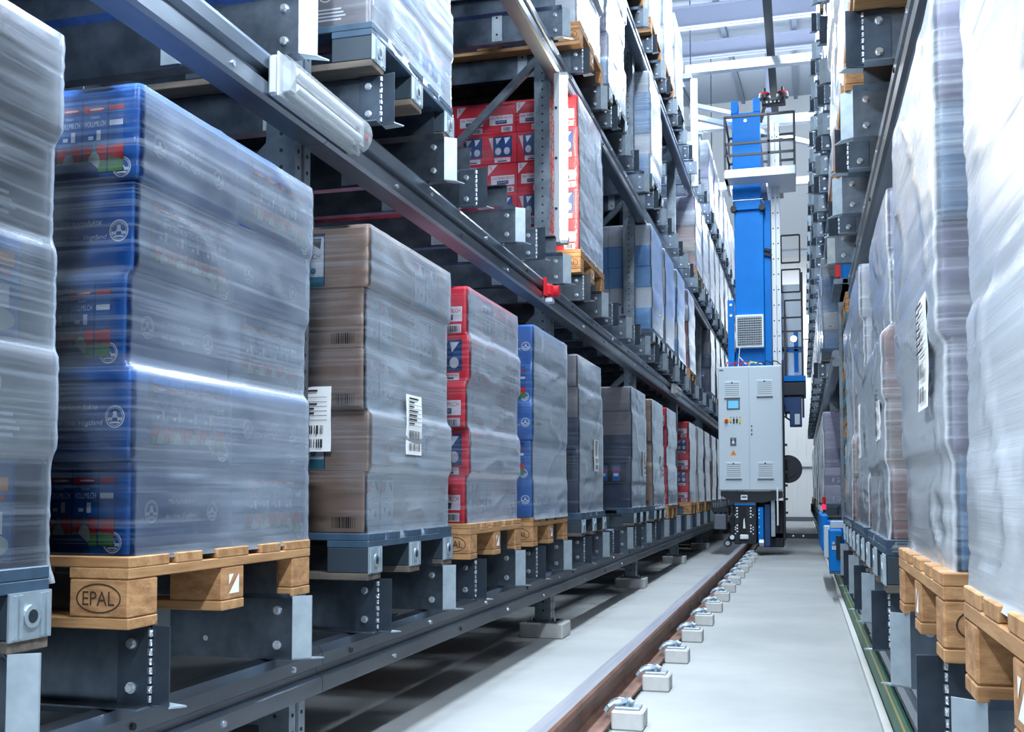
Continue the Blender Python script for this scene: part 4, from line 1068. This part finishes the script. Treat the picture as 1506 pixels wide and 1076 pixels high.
b = MB(); b.box(-.40, -.24, .05, .30, .34, .54, 'cab_base', .01); b.box(-.42, -.2, .1, .4, .56, .64, 'crane_dark', .01); part('sensor_box', b, None)
b = MB(); b.cyl((-.22, .10, .16), (-.22, .02, .16), .05, 'crane_dark', 18); b.cyl((-.22, .02, .16), (-.22, .01, .16), .03, 'galv_light', 14); b.bar((-.22, .1, .18), (-.14, .2, .3), .04, .04, 'crane_dark'); part('side_roller', b, None)
b = MB(); b.cyl((.56, .5, 1.15), (.56, .72, 1.15), .19, 'crane_dark', 24); b.cyl((.56, .49, 1.15), (.56, .5, 1.15), .12, 'ink', 20); part('cable_drum', b, None)
b = MB(); b.box(.30, 1.10, .35, .43, .22, .29, 'crane_dark', .005); b.cyl((.62, .35, .255), (.62, .345, .255), .012, 'foam', 8); b.cyl((.75, .35, .255), (.75, .345, .255), .012, 'foam', 8)
b.box(1.02, 1.14, .30, .48, .18, .48, 'crane_dark', .01); b.box(.98, 1.02, .32, .40, .14, .36, 'foam', .005); part('collector_arm', b, None)
b = MB(); b.box(.50, .53, .2, .24, .2, 2.6, 'crane_dark', .003)
for k in range(6): b.box(.53, .56, .2, .23, .55 + k * .18, .58 + k * .18, 'ink')
part('cable_conduit', b, None)

# ------------------------------------------------------------------ camera
cam = bpy.data.cameras.new('camera'); co = bpy.data.objects.new('camera', cam); C.objects.link(co)
f = 1553.0; th = math.radians(3.0)
psi = math.atan(427 / f * math.cos(th))
co.location = (0, 0, H)
Fv = Vector((-math.sin(psi) * math.cos(th), math.cos(psi) * math.cos(th), math.sin(th)))
co.rotation_euler = Fv.to_track_quat('-Z', 'Y').to_euler()
cam.lens = f / 1506 * 36; cam.sensor_width = 36; cam.sensor_fit = 'HORIZONTAL'
cam.shift_y = (184 - f * math.tan(th)) / 1506
cam.clip_start = .05; cam.clip_end = 200
bpy.context.scene.camera = co

# ------------------------------------------------------------------ light
w = bpy.data.worlds.new('world'); bpy.context.scene.world = w; w.use_nodes = True
bg = w.node_tree.nodes['Background']; bg.inputs[0].default_value = (.66, .82, 1.0, 1); bg.inputs[1].default_value = .25
def area(x, y, z, sx, sy, e, col, rot=(0, 0, 0)):
    l = bpy.data.lights.new('area_light', 'AREA'); l.shape = 'RECTANGLE'; l.size = sx; l.size_y = sy; l.energy = e; l.color = col
    o = bpy.data.objects.new('area_light', l); C.objects.link(o); o.location = (x, y, z); o.rotation_euler = rot
    return o
for y in (0, 3, 6, 9, 12): area(-.5, y, H + 6.3, .3, 2.2, 170, (.76, .88, 1))
for sx, x in (('left', -2.0), ('right', 1.0)):
    for i, y in enumerate((16, 20.5, 25.5)):
        area(x, y, H + 6.6, .4, 2.2, 210, (.80, .90, 1)); area(x, y, H + 6.75, .4, 2.2, 90, (.80, .90, 1), (PI, 0, 0))  # fill lamps added over the racks to brighten the far aisle and roof
        b = MB(); b.box(x - .25, x + .25, y - 1.15, y + 1.15, H + 6.62, H + 6.73, 'lamp_housing', .01); b.cyl((x, y, H + 6.70), (x, y, roofz(y)), .012, 'galv', 6)
        tag(obj('added_fill_lamp', b), 'added fill lamp hung above the %s rack, %s' % (sx, ['level with the crane', 'behind the crane', 'near the back wall'][i]), 'lamp', 'added fill lamps')
area(-.3, 29.3, H + 5.0, 2.2, .4, 45, (.92, .96, 1), (PI * .38, 0, 0))  # added fill light that brightens the back wall, no fixture there
# unseen fill lights added under the third shelf beams, above and beside the camera
for y in (-1.2, 1.2, 3.6):
    e = {-1.2: 1.6, 1.2: 1.5, 3.6: .6}[y]
    area(.22, y, H + 2.55, .16, 1.4, 62 * e, (.76, .88, 1), (0, PI * .28, 0))
    area(-1.30, y, H + 2.55, .16, 1.4, 50 * e, (.78, .89, 1), (0, -PI * .28, 0))
sc = bpy.context.scene
sc.view_settings.view_transform = 'Standard'; sc.view_settings.look = 'None'; sc.view_settings.gamma = 1; sc.view_settings.exposure = 0.55
sc.cycles.transparent_max_bounces = 14; sc.cycles.max_bounces = 8; sc.cycles.diffuse_bounces = 4
